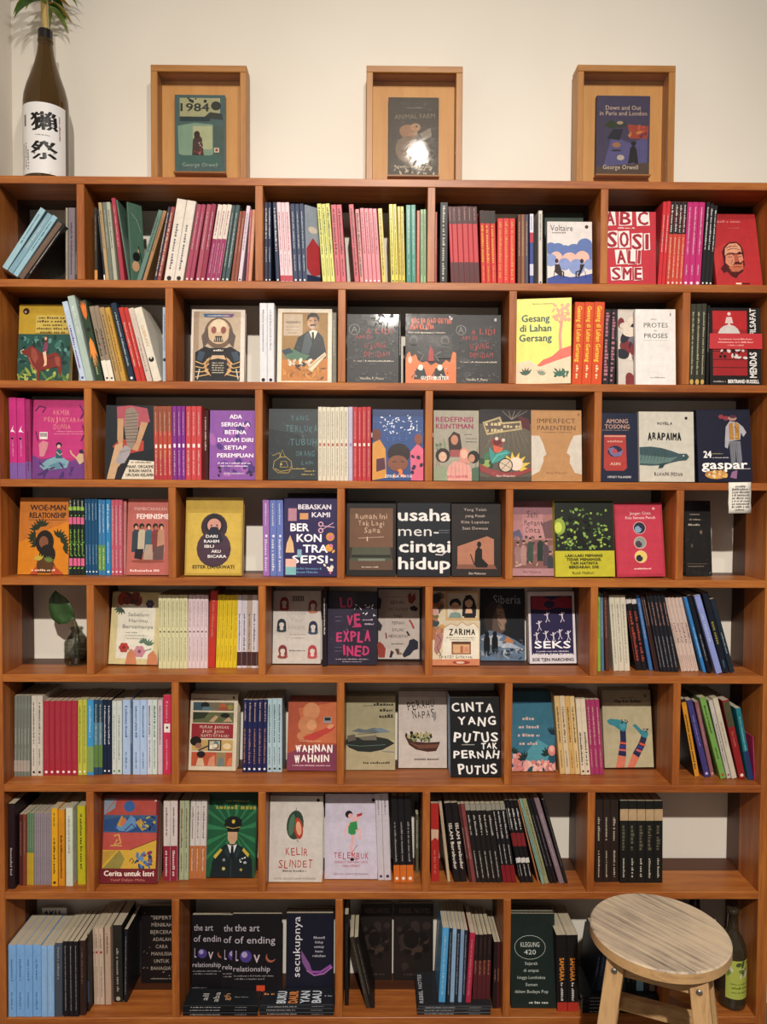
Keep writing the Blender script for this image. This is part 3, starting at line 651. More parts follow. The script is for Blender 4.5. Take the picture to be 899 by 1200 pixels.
def a_jogja(p):
    p.r('242222', 0, 0, 100, 100); p.r('3c3a38', 4, 30, 92, 66); p.hand('c85c40', 'JOGJA DAD GETIH', 50, 10, 82, 7.4, 1, 2); p.hand('c85c40', 'DAN KLITIH', 32, 19, 48, 7.4, 1, 5); p.h('c8b8a8', 42, 27, 74, 2.4); p.r('b0aca8', 88, 5, 93, 9)
    for u, f in ((16, 1), (78, -1)): p.e('5c5854', u, 38, 9, 10); p.e('3c3836', u, 40, 6, 7); p.p('2c2a28', u-14, 64, u-12, 52, u, 46, u+12, 52, u+14, 64); p.l('6c6660', 2.4, u+8*f, 54, u+20*f, 60, u+12*f, 68)
    p.p('a03030', 50, 46, 55, 54, 56, 68, 45, 68, 46, 54)
    p.p('d8703c', 0, 66, 3, 58, 8, 54, 12, 62, 20, 58, 26, 68, 34, 70, 42, 68, 50, 74, 60, 70, 70, 74, 80, 66, 88, 70, 92, 58, 94, 54, 100, 56, 100, 100, 0, 100); p.e('c8b8a8', 9, 66, 4, 7)
    for u in (30, 68): p.p('241e1c', u-14, 94, u-8, 78, u+6, 76, u+14, 94); p.e('e8ded0', u, 77, 5, 6); p.l('241e1c', 2, u-10, 82, u-18, 92)
    p.sc(['241e1c', 'e8ded0'], 16, 3, 14, 78, 90, 92, 2.4, .7); p.hand('f0e8dc', 'GUSTI NUSTER', 58, 92, 56, 5.4, 1, 4)
F('black and orange cover with flames and two figures', 537, 709, 127, '2c2a2a', a_jogja, d=.028, lean=5, wrap=1)

F('black cover with scratchy red title partly behind the flame cover', 704, 862, 130, '2e2c2c', a_anar, d=.048, lean=5, wrap=1)
frame(590, 325, 2.909); cub(3)
def a_gesang(p):
    p.r('e8dc70', 0, 0, 100, 100); p.T('2f5a50', ['Gesang', 'di Lahan', 'Gersang'], 36, 23, 50, 8, 11.5, 1, [50, 56, 58]); p.h('8a8440', 50, 6, 40, 2)
    p.l('e8907c', 5, 82, 66, 80, 44, 84, 16); p.l('e8907c', 2.5, 81, 30, 70, 20); p.l('e8907c', 2.5, 83, 26, 94, 18); p.sc('e8a084', 22, 5, 66, 8, 96, 28, 5, .6)
    p.p('d86858', 30, 84, 50, 72, 66, 68, 80, 60, 100, 56, 100, 100, 20, 100); p.p('f0c8a8', 0, 76, 24, 72, 44, 80, 70, 74, 100, 68, 100, 100, 0, 100)
    p.leafy(20, 90, 15, '3a5c4c', -10); p.leafy(46, 90, 12, '7c8c78', 15); p.leafy(80, 92, 16, '2f6450', 0); p.sc('2f6450', 10, 3, 72, 84, 94, 92, 4, .6)
F('yellow cover with dark green title and pink desert scene', 40, 222, 77, 'e8dc70', a_gesang, d=.018, lean=2, yaw=-9)
S('orange paperback with yellow lettering', 233, 336, 3, 84, 12, 'cc4c24', ink='f0c040', txt='Gesang di Lahan Gersang', tv=(5, 72), hh=52, bold=1, d=.02, fn=lambda p: p.h('f0d0a0', 50, 84, 16, 30, 2, 90))
S('black paperback with pink and white speckles', 337, 380, 2, 110, 10, '2c282c', ink='c88090', tv=(4, 96), hh=80, d=.02)
def a_crowd(p):
    p.r('c8beb4', 0, 0, 100, 100); p.sc(['7c2c30', '2c2a38', 'b05048', '404858', 'd8c8b8', '6c6470'], 60, 7, 6, 4, 94, 96, 12, 1.2)
F('cover crowded with dark and red painted figures', 392, 560, 112, 'c8beb4', a_crowd, d=.035, lean=4)
def a_protes(p):
    p.r('e2dcd8', 0, 0, 100, 100); p.h('a09890', 46, 13, 14, 2); p.t('2c2828', 'PROTES', 51, 21, 60, 6); p.t('585050', 'dan', 50, 28, 8, 2.4); p.t('2c2828', 'PROSES', 51, 35, 58, 6); p.h('a8a09a', 50, 41, 60, 1.4); p.h('8a827c', 54, 90, 38, 2); p.r('8a827c', 86, 5, 89, 9)
F('plain white cover with thin black two-word title', 451, 588, 111, 'e2dcd8', a_protes, d=.018, lean=3, dxt=-3)
cub(4)
S('charcoal paperback with cream script and gold foot', 633, 687, 3, 90, 8, '3c3c30', ink='c8c0a0', tv=(10, 86), hh=46, bands=[], fn=lambda p: p.e('c8a050', 50, 95, 34, 50))
S('thin black spine beside the red and black cover', 690, 701, 1, 96, 6, '1c1818', d=.03, ink='888078')
def a_mendas(p):
    p.r('1e1a1a', 0, 0, 100, 100)
    for i in range(8): p.r('982024', 6, 4+i*10.4, 73, 13.6+i*10.4)
    p.r('b02428', 6, 4, 73, 28); p.e('c8c0bc', 38, 36, 22, 22); p.e('1c1a1a', 34, 40, 12, 9); p.sc('d0c8c4', 14, 5, 20, 50, 70, 66, 4); p.sc('1e1a1a', 10, 15, 20, 50, 60, 64, 3)
    p.e('d8c0bc', 38, 8, 3.4); p.p('d8c0bc', 33, 12, 43, 12, 46, 20, 40, 20, 40, 25, 36, 25, 36, 20, 30, 20)
    p.t('e0dcd8', 'MENDAS', 84, 73, 32, 13, 1, -90); p.t('e0dcd8', 'FILSAFAT', 84, 18, 34, 11, 1, -90); p.t('e8e4e0', 'BERTRAND RUSSELL', 65, 94, 60, 4.4, 1); p.h('a09890', 18, 94, 24, 2.6)
b = F('black and red cover with globe, wearing a red paper band', 705, 880, 106, '1e1a1a', a_mendas, d=.030, lean=4, dxt=0)
Vb, Fb = box(-.003, .1285, -.0032, -.0016, .115-.015, .115+.023); Vb, Fb = box(-.003, .1285, -.0032, -.0016, .092, .130)
pb = mesh('paper_band', Vb, Fb, plain('red_paper_band', 'b8252c', .5), b); fixn(pb)
pp = Print(.1315, .038); pp.h('e8a8a0', 50, 36, 62, 12, 3); pp.h('e8a8a0', 50, 56, 66, 12, 4); pp.h('e8a8a0', 50, 76, 30, 10, 5)
q = pp.build('band_print', b, M_cover); q.location = (-.003, -.0033, .092)

# ================================================================ THIRD ROW
row(2); frame(0, 440, 2.997); cub(0)
S('hot pink paperback with purple foot and white mark', 35, 91, 2, 79, -6, 'c0307c', bands=[(80, 100, '7c5aa0')], ink='e0a0c8', tv=(48, 72), hh=26, side='a82868', fn=lambda p: (p.p('f4e4ec', 20, 42, 60, 34, 50, 39, 84, 43, 60, 42), p.e('3c1838', 40, 50, 16)))
S('darker pink spine beside the pink picture cover', 92, 110, 1, 84, -6, '982860', ink='6c1c48', tv=(40, 90), bands=[(78, 100, '6c5490')])
def a_akhir(p):
    p.r('a83068', 0, 0, 100, 100); p.r('b83474', 0, 10, 100, 74); p.p('6c3c80', 0, 70, 18, 76, 40, 72, 70, 78, 100, 72, 100, 100, 0, 100); p.hand('d88888', 'AKHIR', 53, 16, 34, 6.4, 0, 3); p.hand('d88888', 'PENJANTARAN', 58, 25, 76, 6.4, 0, 4); p.hand('d88888', 'DUNIA', 55, 34, 34, 6.4, 0, 5)
    p.h('d890a8', 70, 40, 50, 1.4); p.h('d890a8', 68, 43, 56, 1.4); p.r('e8dcd8', 13, 41, 28, 50); [p.r('2a2024', 14+i*1.5, 42, 14.9+i*1.5, 47) for i in range(9)]
    p.p('c8808c', 12, 56, 20, 52, 30, 54, 28, 62, 22, 72, 14, 72); p.p('78a0ac', 14, 84, 28, 76, 44, 72, 60, 74, 70, 78, 66, 86, 44, 88, 24, 90); p.p('5c8494', 30, 84, 50, 78, 64, 82, 50, 88); p.sc('4c3470', 12, 3, 14, 82, 76, 96, 7, .3)
    p.e('241c30', 50, 57, 5.4, 5); p.e('d8b0a0', 50, 59, 3.2, 3.6); p.p('2c5c6c', 44, 74, 45, 64, 50, 62, 55, 64, 57, 74); p.l('d8b0a0', 1.6, 46, 66, 52, 70, 57, 68); p.p('c8a888', 82, 74, 88, 68, 96, 68, 98, 78, 90, 82); p.l('c8a888', 2.4, 84, 74, 74, 68, 72, 64); p.p('382848', 88, 64, 94, 62, 98, 68, 90, 68); p.l('542860', 2.4, 88, 6, 96, 16, 90, 24); p.l('542860', 2.4, 94, 32, 99, 42, 92, 52); p.l('4a2458', 2, 4, 14, 12, 8, 24, 10, 18, 16); p.l('542860', 2, 6, 40, 10, 52)
F('pink cover with a girl sitting on a purple rock island', 112, 298, 88, 'b0306c', a_akhir, d=.032, lean=4)
cub(1)
def a_legs(p):
    p.r('262c34', 0, 0, 100, 100); p.p('a8505c', 22, 2, 50, 0, 84, 4, 90, 22, 70, 30, 24, 28); p.p('a83c34', 14, 56, 30, 46, 78, 48, 78, 64, 40, 70); p.p('8c7c70', 40, 6, 54, 2, 66, 10, 66, 36, 56, 60, 44, 56, 38, 30)
    for i in range(10): p.l('544840', 1.1, 40, 12+i*4.2, 65, 10+i*4.4)
    p.p('b8906c', 24, 18, 36, 18, 36, 48, 30, 58, 24, 46); p.p('b8906c', 72, 22, 86, 24, 72, 50, 66, 62, 54, 60, 62, 50); p.p('20262e', 46, 66, 100, 58, 100, 74, 46, 82)
    p.p('c09c78', 20, 54, 36, 50, 32, 78, 20, 100, 4, 100); p.p('9c9498', 30, 62, 40, 54, 52, 58, 50, 66, 38, 80, 22, 78, 22, 74); p.l('6c6468', 1, 30, 64, 50, 60); p.p('2c2830', 26, 84, 36, 78, 44, 80, 32, 100, 20, 100)
    p.p('d8ccb8', 50, 74, 100, 76, 100, 100, 34, 100); p.h('5c5048', 74, 77, 42, 2.6); p.T('34302c', ['MAAF, ORGASME', 'BUKAN HANYA', 'URUSAN KELAMIN'], 72, 83, 56, 4, 5.6, 1, [54, 46, 58])
F('dark cover with crossed knees and striped socks', 368, 541, 107, '302c30', a_legs, d=.025, lean=4)
S('brick red paperback with purple foot, white square', 542, 605, 4, 108, -3, 'b0483c', bands=[(0, 34, '8c4c38'), (52, 57, 'f0e0d0'), (70, 100, 'a8343c')], ink='e8c0a0', tv=(60, 94), hh=44, tv2=(8, 40))
S('purple paperback with small white square', 606, 652, 3, 108, -2, '7a2e84', bands=[(51, 56, 'f0e0f0')], ink='e0b8d8', tv=(60, 94), hh=40, tv2=(8, 40))
S('coral red paperback with small white square', 653, 707, 3, 108, 0, 'c04448', bands=[(51, 56, 'f4e0dc')], ink='f0c8c0', tv=(60, 94), hh=40, tv2=(8, 40))
S('dark brown spine deep beside coral paperbacks', 712, 733, 1, 122, 0, '4c2420', d=.07)
def a_ada(p):
    p.r('84509c', 0, 0, 100, 100); p.sc(['6c4490', 'a060a8', '503880'], 18, 4, 4, 20, 96, 96, 12, .6)
    for i, (t, wv) in enumerate((('ADA', 26), ('SERIGALA', 62), ('BETINA', 46), ('DALAM DIRI', 76), ('SETIAP', 48), ('PEREMPUAN', 78))): p.t('f0e8f0', t, 56, 9+i*11.2, wv, 5.6, 1)
    p.h('e0d0e4', 54, 76, 72, 2.6); p.h('e0d0e4', 54, 80, 60, 2.6); p.t('e8dce8', 'ESTER LIANAWATI', 54, 91, 44, 2.6); p.sc('38284c', 5, 8, 18, 82, 30, 94, 5, .5); p.sc('38284c', 5, 9, 84, 86, 96, 94, 5, .5)
F('violet cover with a tall white capital-letter title', 735, 897, 125, '84509c', a_ada, d=.028, lean=4)
frame(290, 440, 2.9); cub(2)
def a_terluka(p):
    p.r('2f383c', 0, 0, 100, 100); p.p('3c4448', 0, 28, 60, 36, 100, 60, 100, 0, 0, 0)
    for t, u, v, wv, hv in (('YANG', 62, 13, 38, 7), ('TERLUKA', 66, 28, 88, 10), ('TUBUH', 70, 47, 56, 10), ('ORANG', 74, 63, 40, 8), ('LAIN', 78, 76, 24, 5)): p.hand('4f7478', t, u, v, min(wv, 66 if u > 64 else wv), hv, 0, int(v))
    p.l('a8904c', 1.3, 10, 84, 12, 74, 24, 68, 36, 68, 46, 74, 48, 84, 40, 90, 20, 90, 10, 84); p.l('a8904c', 1.3, 14, 84, 24, 88, 42, 86, 47, 80); p.l('a8904c', 1.2, 22, 69, 28, 58, 34, 68); p.l('a8904c', 1.2, 8, 66, 22, 62, 26, 68); p.l('a8904c', 1.2, 24, 82, 26, 74, 36, 74, 40, 82, 24, 82); p.e('c8b068', 26, 78, 2)
    p.h('c0a458', 62, 84, 26, 2, 2); p.h('b09858', 84, 87, 22, 2.4); p.h('b09858', 80, 92, 26, 2)
F('dark slate cover with gold fruit drawing and muted letters', 70, 240, 116, '2f3a3c', a_terluka, d=.04, lean=5, wrap=1)
S('cream paperback with small red mark at mid spine', 240, 343, 7, 108, 0, 'd4ccb8', bands=[(49, 53, 'a8584c')], ink='7c7464', tv=(56, 94), hh=30, tv2=(6, 44))
S('pale lilac-blue paperback between cream and red ones', 343, 358, 1, 108, 0, 'b4b0cc', ink='e8e4f0', tv=(6, 90), bands=[(49, 53, '6858a0')])
S('red paperback with small white mark at mid spine', 358, 420, 4, 108, 0, 'b43a40', bands=[(49, 53, 'ecd8d0')], ink='e8b8b0', tv=(56, 94), hh=30, tv2=(6, 44))
def a_blue(p):
    p.r('2c4a84', 0, 0, 100, 100); p.r('243c70', 0, 0, 100, 10); p.sc(['e8ecf0', 'c8d4e4'], 50, 5, 16, 8, 90, 34, 2.6, .5); p.T('3c5c98', ['SEBAB', 'ITU'], 48, 30, 40, 6, 12)
    p.p('c88a3c', 0, 48, 14, 42, 26, 56, 28, 96, 0, 100); p.e('6c3424', 8, 36, 9, 12); p.p('5a2a3c', 8, 70, 24, 68, 26, 84, 8, 88)
    p.e('2c1c1c', 52, 62, 22, 20); p.e('7c4a34', 50, 76, 20, 16); p.l('2c1c1c', 2, 40, 74, 48, 73); p.l('2c1c1c', 2, 56, 73, 62, 74)
    p.p('d0607c', 74, 60, 88, 48, 100, 56, 100, 100, 76, 100); p.e('7c4434', 90, 42, 8, 11); p.sc('302040', 6, 3, 78, 66, 96, 92, 4); p.sc('e07838', 8, 6, 34, 84, 66, 96, 5, .5); p.t('e8ecec', 'EFRINA MAYA', 52, 94, 52, 4)
F('blue glossy cover with three painted figures', 424, 598, 118, '2c4a84', a_blue, d=.03, lean=5, wrap=1)
cub(3)
def a_intim(p):
    p.r('9c9484', 0, 0, 100, 100); p.T('8c2848', ['REDEFINISI', 'KEINTIMAN'], 46, 13, 82, 7, 9.6, 1); p.h('4c4440', 76, 34, 16, 2); p.h('4c4440', 84, 40, 26, 1.8); p.h('4c4440', 84, 44.5, 26, 1.8)
    for q in ((6, 80, 10, 60, 4, 46), (10, 62, 18, 48), (92, 92, 94, 66, 98, 52), (14, 88, 10, 70), (26, 56, 22, 40)): p.l('6c5848', 1.2, *q)
    p.sc(['586c4c', '788a60'], 14, 5, 4, 46, 30, 60, 3, 1.4); p.p('3c2824', 34, 56, 32, 40, 44, 30, 58, 34, 62, 52, 60, 66, 36, 66); p.e('b87c60', 46, 42, 8, 11); p.p('984c4c', 32, 66, 38, 56, 56, 56, 60, 66)
    p.p('c88878', 56, 74, 58, 56, 70, 52, 80, 60, 80, 76); p.e('d8a890', 67, 62, 8, 10); p.e('342420', 20, 64, 16, 16); p.e('d0a488', 20, 66, 9, 11); p.e('242024', 88, 66, 13, 14); p.e('b88468', 84, 68, 7, 9)
    p.p('d4988c', 26, 100, 32, 80, 46, 72, 62, 74, 80, 78, 88, 100); p.p('8c9478', 0, 100, 2, 84, 14, 78, 28, 82, 32, 100); p.p('4c6450', 84, 100, 84, 82, 100, 80, 100, 100); [p.l('b87870', 1, 40+i*8, 76, 38+i*9, 96) for i in range(5)]; p.t('b03c58', 'AYU SAFITRI', 52, 94, 46, 3.4, 1)
F('grey-beige cover with four women among plants', 633, 787, 121, 'a89c88', a_intim, d=.035, lean=5, wrap=1)
def a_bike(p):
    p.r('5c5448', 0, 0, 100, 100); p.r('241c20', 0, 0, 100, 20); p.p('5c2428', 74, 8, 96, 14, 98, 30, 78, 24)
    for i in range(9): p.l('786c5c', .9, 56+(i-4)*5, 22, 56+(i-4)*11, 54)
    for i in range(5): p.l('8c8070', .9, 62, 14, 44+i*12, 2)
    p.p('b09c70', 6, 18, 40, 10, 44, 18, 80, 16, 82, 28, 46, 32, 14, 36); p.p('5c5048', 9, 20, 38, 13, 42, 21, 78, 18.5, 79, 26, 46, 29.5, 16, 33); p.h('c8b484', 26, 20, 30, 6, 3); p.h('c8b484', 62, 23, 32, 6, 4); p.h('c8b484', 30, 29, 30, 5, 5)
    for a in (-30, -6, 18, 42, 70, 96): x, y = 66+34*sin(R(a)), 82-34*.68*cos(R(a)); k = 5; p.p('d8b848', 66, 82, (66+x)/2-k*cos(R(a)), (82+y)/2-k*.7*sin(R(a)), x, y, (66+x)/2+k*cos(R(a)), (82+y)/2+k*.7*sin(R(a)))
    p.sc(['3c6c50', '2c4c3c', '8c9c58'], 12, 3, 2, 62, 22, 84, 7, .9); p.e('8c3c34', 34, 46, 12, 9); p.e('6c2828', 34, 46, 8, 6); p.e('c8c0b0', 33, 41, 3.4); p.e('c8c0b0', 46, 43, 3.4); p.p('c85c44', 26, 50, 46, 54, 40, 62, 28, 60); p.p('3c8c84', 18, 52, 30, 62, 50, 56, 60, 60, 40, 72, 24, 76, 20, 66); p.l('5cb0a0', 2.4, 24, 74, 34, 64, 54, 60)
    p.e('e0c8b8', 70, 76, 13); p.e('2c2c34', 50, 78, 14); p.e('c8b49c', 50, 78, 12); p.l('5c5048', 1, 40, 74, 60, 82); p.l('5c5048', 1, 58, 72, 42, 84)
    p.p('8c3c3c', 0, 76, 24, 84, 50, 88, 80, 86, 100, 80, 100, 86, 70, 94, 30, 94, 0, 86); p.r('4c4438', 0, 94, 100, 100); p.t('d8ccc0', 'Ajun Wulandari', 50, 92.5, 36, 3)
F('brown cover with an animal riding a bicycle', 789, 966, 118, '5c5044', a_bike, d=.04, lean=5, wrap=1)
frame(590, 440, 2.909)
def a_imper(p):
    p.r('b08254', 0, 0, 100, 100); p.T('503828', ['IMPERFECT', 'PARENTEEN'], 50, 15, 78, 6.5, 10, 0, [76, 76]); p.h('6c5038', 50, 31, 60, 1.6)
    p.p('c8beb0', 0, 36, 16, 36, 24, 48, 30, 62, 24, 66, 24, 72, 16, 86, 0, 92); p.p('c8beb0', 100, 34, 84, 36, 76, 48, 70, 60, 77, 64, 76, 74, 86, 88, 100, 90); p.t('7c4c34', 'Alissa Wulandari', 50, 88, 42, 2.8); p.r('8a6440', 92, 4, 97, 8)
F('caramel cover with two pale facing profiles', 96, 268, 121, 'b08254', a_imper, d=.035, lean=5)
cub(4)
def a_among(p):
    p.r('1c2440', 0, 0, 100, 100); p.T('b08878', ['AMONG', 'TOSONG'], 44, 12, 60, 6, 8, 1, [56, 64]); p.h('8c7470', 40, 25, 70, 1.8); p.p('a83834', 10, 32, 66, 32, 68, 80, 60, 84, 14, 84, 8, 80); p.r('c89078', 10, 33, 66, 35)
    p.h('c89888', 38, 41, 40, 4); p.e('2c2c4c', 38, 56, 19, 15); p.p('6c6c94', 20, 52, 34, 50, 44, 58, 58, 54, 54, 62, 36, 64, 26, 60); p.p('b04450', 28, 54, 40, 52, 46, 58, 34, 60); p.t('e8c8b0', 'ASIN', 38, 74, 26, 4); p.t('e0dcd8', 'HENDY FULANDRI', 48, 93, 60, 3)
F('navy cover with a red tin can', 332, 464, 130, '1c2440', a_among, d=.04, lean=5)
def a_arap(p):
    p.r('c4beb0', 0, 0, 100, 100); p.hand('282424', 'NOVELA', 47, 17, 28, 4, 1, 3); p.hand('1c1a1a', 'ARAPAIMA', 46, 35, 62, 11, 1, 6); p.e('282424', 86, 9, 2.6)
    p.p('3c5458', 0, 51, 20, 50, 40, 52, 58, 56, 72, 60, 86, 60, 90, 64, 86, 69, 72, 70, 56, 73, 44, 76, 20, 77, 0, 76); p.p('5c7470', 0, 62, 30, 64, 56, 66, 70, 64, 56, 72, 30, 75, 0, 74); p.p('2c4448', 36, 76, 48, 73, 42, 80, 34, 81)
    for i in range(8): p.l('2c4448', .8, 2+i*6, 54, 5+i*6, 62, 2+i*6, 70)
    p.e('c8c0a8', 80, 63, 1.6); p.l('2c4448', 1, 90, 65, 78, 67); p.hand('282424', 'RUWAINI INDIAN', 52, 89, 52, 5.4, 0, 9)
F('white cover with a large green-grey fish', 465, 652, 127, 'c8c2b4', a_arap, d=.03, lean=5, th=.022)
def a_gaspar(p):
    p.r('1e2038', 0, 0, 100, 100); p.e('8c3440', 55, 12, 6, 4); p.e('8c3440', 46, 10, 5, 4); p.e('a88078', 67, 12, 8, 5); p.e('58303c', 68, 10, 7, 3)
    p.p('a8a4ac', 54, 24, 62, 16, 76, 18, 86, 24, 92, 32, 86, 38, 82, 32, 80, 42, 60, 44, 56, 54, 51, 52, 52, 40); p.p('a87838', 60, 20, 67, 17, 69, 42, 60, 42); p.p('a87838', 71, 17, 79, 21, 79, 42, 71, 42); p.sc(['7c5428', 'c89850'], 14, 3, 61, 22, 78, 40, 1.6)
    p.p('74747c', 59, 44, 80, 44, 82, 70, 78, 80, 73, 80, 71, 56, 68, 80, 62, 80); [p.l('54545c', .9, 61+i*4, 46, 63+i*4, 76) for i in range(4)]; p.t('f0ece8', '24', 18, 62, 14, 9, 1); p.h('b8a878', 36, 61, 22, 1.4); p.h('c8c4c0', 42, 66.5, 30, 1.6)
    p.t('f4f0ec', 'gaspar', 49, 76, 84, 12, 1); p.e('c89048', 33, 90, 21, 8); p.sc(['e0c8a0', 'a86c40', 'd8a868'], 22, 4, 16, 85, 52, 94, 3); p.p('8c6484', 62, 86, 72, 84, 70, 96, 58, 94); p.h('d8d0cc', 76, 82, 40, 1.4)
F('dark navy cover with a headless suited figure', 666, 850, 120, '1e2038', a_gaspar, d=.028, lean=6, dxt=-8, nb=1, wrap=0)

# ================================================================ FOURTH ROW
row(3); frame(0, 555, 2.997); cub(0)
def a_woe(p):
    p.r('b86c28', 0, 0, 100, 100); p.p('cc7c1c', 0, 58, 100, 30, 100, 100, 0, 100); p.T('3c241c', ['WOE-MAN', 'RELATIONSHIP'], 56, 13, 70, 7, 10, 1, [70, 72]); p.l('5c3420', 1, 18, 29, 92, 29)
    for u, v, a in ((38, 42, -30), (34, 52, -70), (44, 38, 10), (40, 60, -60), (84, 58, 50), (88, 66, 80), (78, 52, 20)): p.leafy(u, v, 18, '2c3824', a)
    p.e('28201c', 52, 58, 18, 24); p.e('7c4c38', 50, 58, 9, 12); p.e('28201c', 58, 74, 16, 20); p.p('5c3c20', 34, 98, 40, 78, 66, 78, 82, 98); p.leafy(42, 82, 14, 'b8a040', -10); p.leafy(60, 84, 13, '607838', 10); p.p('b04828', 24, 100, 38, 88, 40, 100); p.p('b04828', 72, 88, 92, 100, 66, 100); p.h('e8c8a8', 52, 94, 48, 3)
F('orange cover with a woman wrapped in dark leaves', 61, 239, 87, 'b86c28', a_woe, d=.045, lean=6)
def sp_leaf(p):
    p.sc(['3c6c34', '8cc048'], 8, 4, 10, 4, 90, 96, 30, .5); p.r('d8648c', 8, 24, 92, 33); p.r('d8648c', 8, 78, 92, 88); p.r('90b848', 8, 10, 92, 15)
S('black paperback with pink and lime leaf print', 243, 298, 4, 90, -3, '23302c', ink='e8e8e0', tv=(2, 10), fn=sp_leaf, tv2=(40, 74), ink2='90c050', hh2=60)
S('dark blue paperback with white foot mark', 299, 345, 4, 90, -3, '1f5078', ink='a8c8dc', tv=(6, 28), hh=44, tv2=(60, 86), logo='e8f0f4')
S('blue paperback with green speckled lower half', 346, 371, 2, 92, -2, '3c78a8', ink='e0ecf4', tv=(6, 44), bands=[(60, 94, '5c8c50')], tv2=(64, 92), ink2='d8e468', hh2=66)
S('bright sky blue paperback with white title', 372, 389, 1, 92, -1, '2880b8', ink='f0f4f8', tv=(6, 44), hh=50, logo='e8f0f4', tv2=(56, 84))
S('pink-red paperback with pale print', 390, 430, 3, 93, -1, 'b8586a', ink='ecc8cc', tv=(8, 60), hh=44, tv2=(66, 90), logo='e8dce0')
S('dusty pink spine against the pink picture cover', 431, 442, 1, 96, 2, 'b87470', ink='e0c0b0', tv=(60, 90), d=.06)
def a_fem(p):
    p.r('b06058', 0, 0, 100, 100); p.t('d8b0a8', 'MEMBICARAKAN', 54, 13, 76, 4); p.t('ecd8d0', 'FEMINISME', 60, 23, 76, 6.5, 1)
    for u, c, c2 in ((20, '34424c', 'c89070'), (34, 'b8a890', '8c5c4c'), (50, '3c5c6c', 'd0a080'), (66, '7c3838', '9c6850'), (80, 'b08068', 'c89878')):
        p.p(c, u-9, 70, u-8, 44, u, 38, u+8, 42, u+10, 70); p.e('28201e', u, 36, 6, 7); p.e(c2, u+1, 38, 3.6, 5)
    p.p('28242c', 18, 78, 20, 66, 40, 66, 36, 80); p.p('a89080', 40, 80, 44, 60, 60, 60, 62, 80); p.p('604848', 62, 80, 64, 64, 88, 60, 86, 80); p.e('8c483c', 50, 82, 40, 4); p.h('ecc8c0', 44, 94, 70, 3.6, 2)
F('dusty pink cover with a huddled group of women', 443, 592, 92, 'b06058', a_fem, d=.045, lean=6)
cub(1)
def a_ester(p):
    p.r('b09038', 0, 0, 100, 100); p.r('c8a848', 3, 20, 97, 97); p.e('3c2c38', 50, 38, 23, 24); p.e('4c3444', 50, 66, 30, 32); p.e('2c2028', 50, 36, 16, 17); p.e('c89080', 50, 36, 12, 12)
    p.p('2c2028', 36, 32, 50, 24, 64, 32, 60, 26, 50, 20, 40, 26); p.e('2c2028', 45, 36, 1.6); p.e('2c2028', 55, 36, 1.6); p.p('28283c', 34, 54, 44, 38, 56, 38, 66, 54, 60, 60, 40, 60)
    for i, (t, u, wv) in enumerate((('DARI', 46, 20), ('RAHIM', 46, 26), ('IBU', 42, 16), ('AKU', 54, 16), ('BICARA', 56, 32))): p.t('e8e4e0', t, u, 50+i*6.4, wv, 3.6, 1)
    p.t('3c2c18', 'ESTER LIANAWATI', 50, 89, 72, 4.2, 1)
F('gold cover with a dark nesting doll', 648, 850, 87, 'b09038', a_ester, d=.035, lean=6, wrap=1, th=.02, spine='a08030')
frame(290, 555, 2.9); cub(1)
S('violet-pink paperback at the row start by the divider', 53, 76, 1, 90, -2, '9c6cb0', ink='f0e0f0', tv=(52, 94), hh=56, tv2=(5, 34), fn=lambda p: p.r('f0e8f4', 40, 46, 70, 49))
S('periwinkle blue paperback with white print', 77, 123, 2, 90, -2, '6878b8', ink='f0f0f8', tv=(52, 94), hh=56, tv2=(5, 34), fn=lambda p: p.r('f0e8f4', 40, 46, 70, 49))
def a_kontra(p):
    p.r('33285c', 0, 0, 100, 100); p.t('e0d8e0', 'BEBASKAN', 58, 12, 62, 6, 1); p.t('e0d8e0', 'KAMI', 70, 22, 34, 6, 1)
    for i, (t, u, wv) in enumerate((('BER', 30, 34), ('KON', 48, 46), ('TRA', 60, 46), ('SEPSI', 50, 66))): p.t('f4f0f4', t, u, 38+i*13.5, wv, 9.5, 1)
    p.r('b07c8c', 8, 14, 24, 30); p.r('c89060', 30, 20, 46, 28); p.e('c88838', 88, 50, 8); p.e('d89840', 86, 64, 7); p.p('d8b080', 6, 58, 12, 48, 18, 58, 20, 70, 4, 70); p.r('e0b0a0', 4, 78, 24, 90); p.r('78b0b0', 4, 88, 24, 98); p.r('80a8b8', 26, 66, 34, 76)
    p.sc(['e0a850', 'c86890', '70a0a0', 'e8d8c8'], 12, 3, 76, 44, 96, 96, 4, .8); p.e('d0a0b0', 70, 34, 5); p.e('33285c', 70, 34, 3); p.e('d0a0b0', 70, 42, 5); p.e('33285c', 70, 42, 3); p.l('d0a0b0', 1.4, 72, 36, 96, 38); p.l('d0a0b0', 1.4, 72, 41, 94, 32)
    p.t('70a8d0', 'Syarifah Huswatun &', 46, 90, 52, 2.6); p.t('70a8d0', 'Maryam Mukodas', 44, 94.5, 42, 2.6)
F('indigo cover with white block letters and small icons', 122, 302, 84, '33285c', a_kontra, d=.028, lean=5, wrap=0, th=.02)
F('taller maroon-black cover standing behind the indigo one', 135, 303, 68, '2c1c24', None, d=.085, lean=4, th=.01)
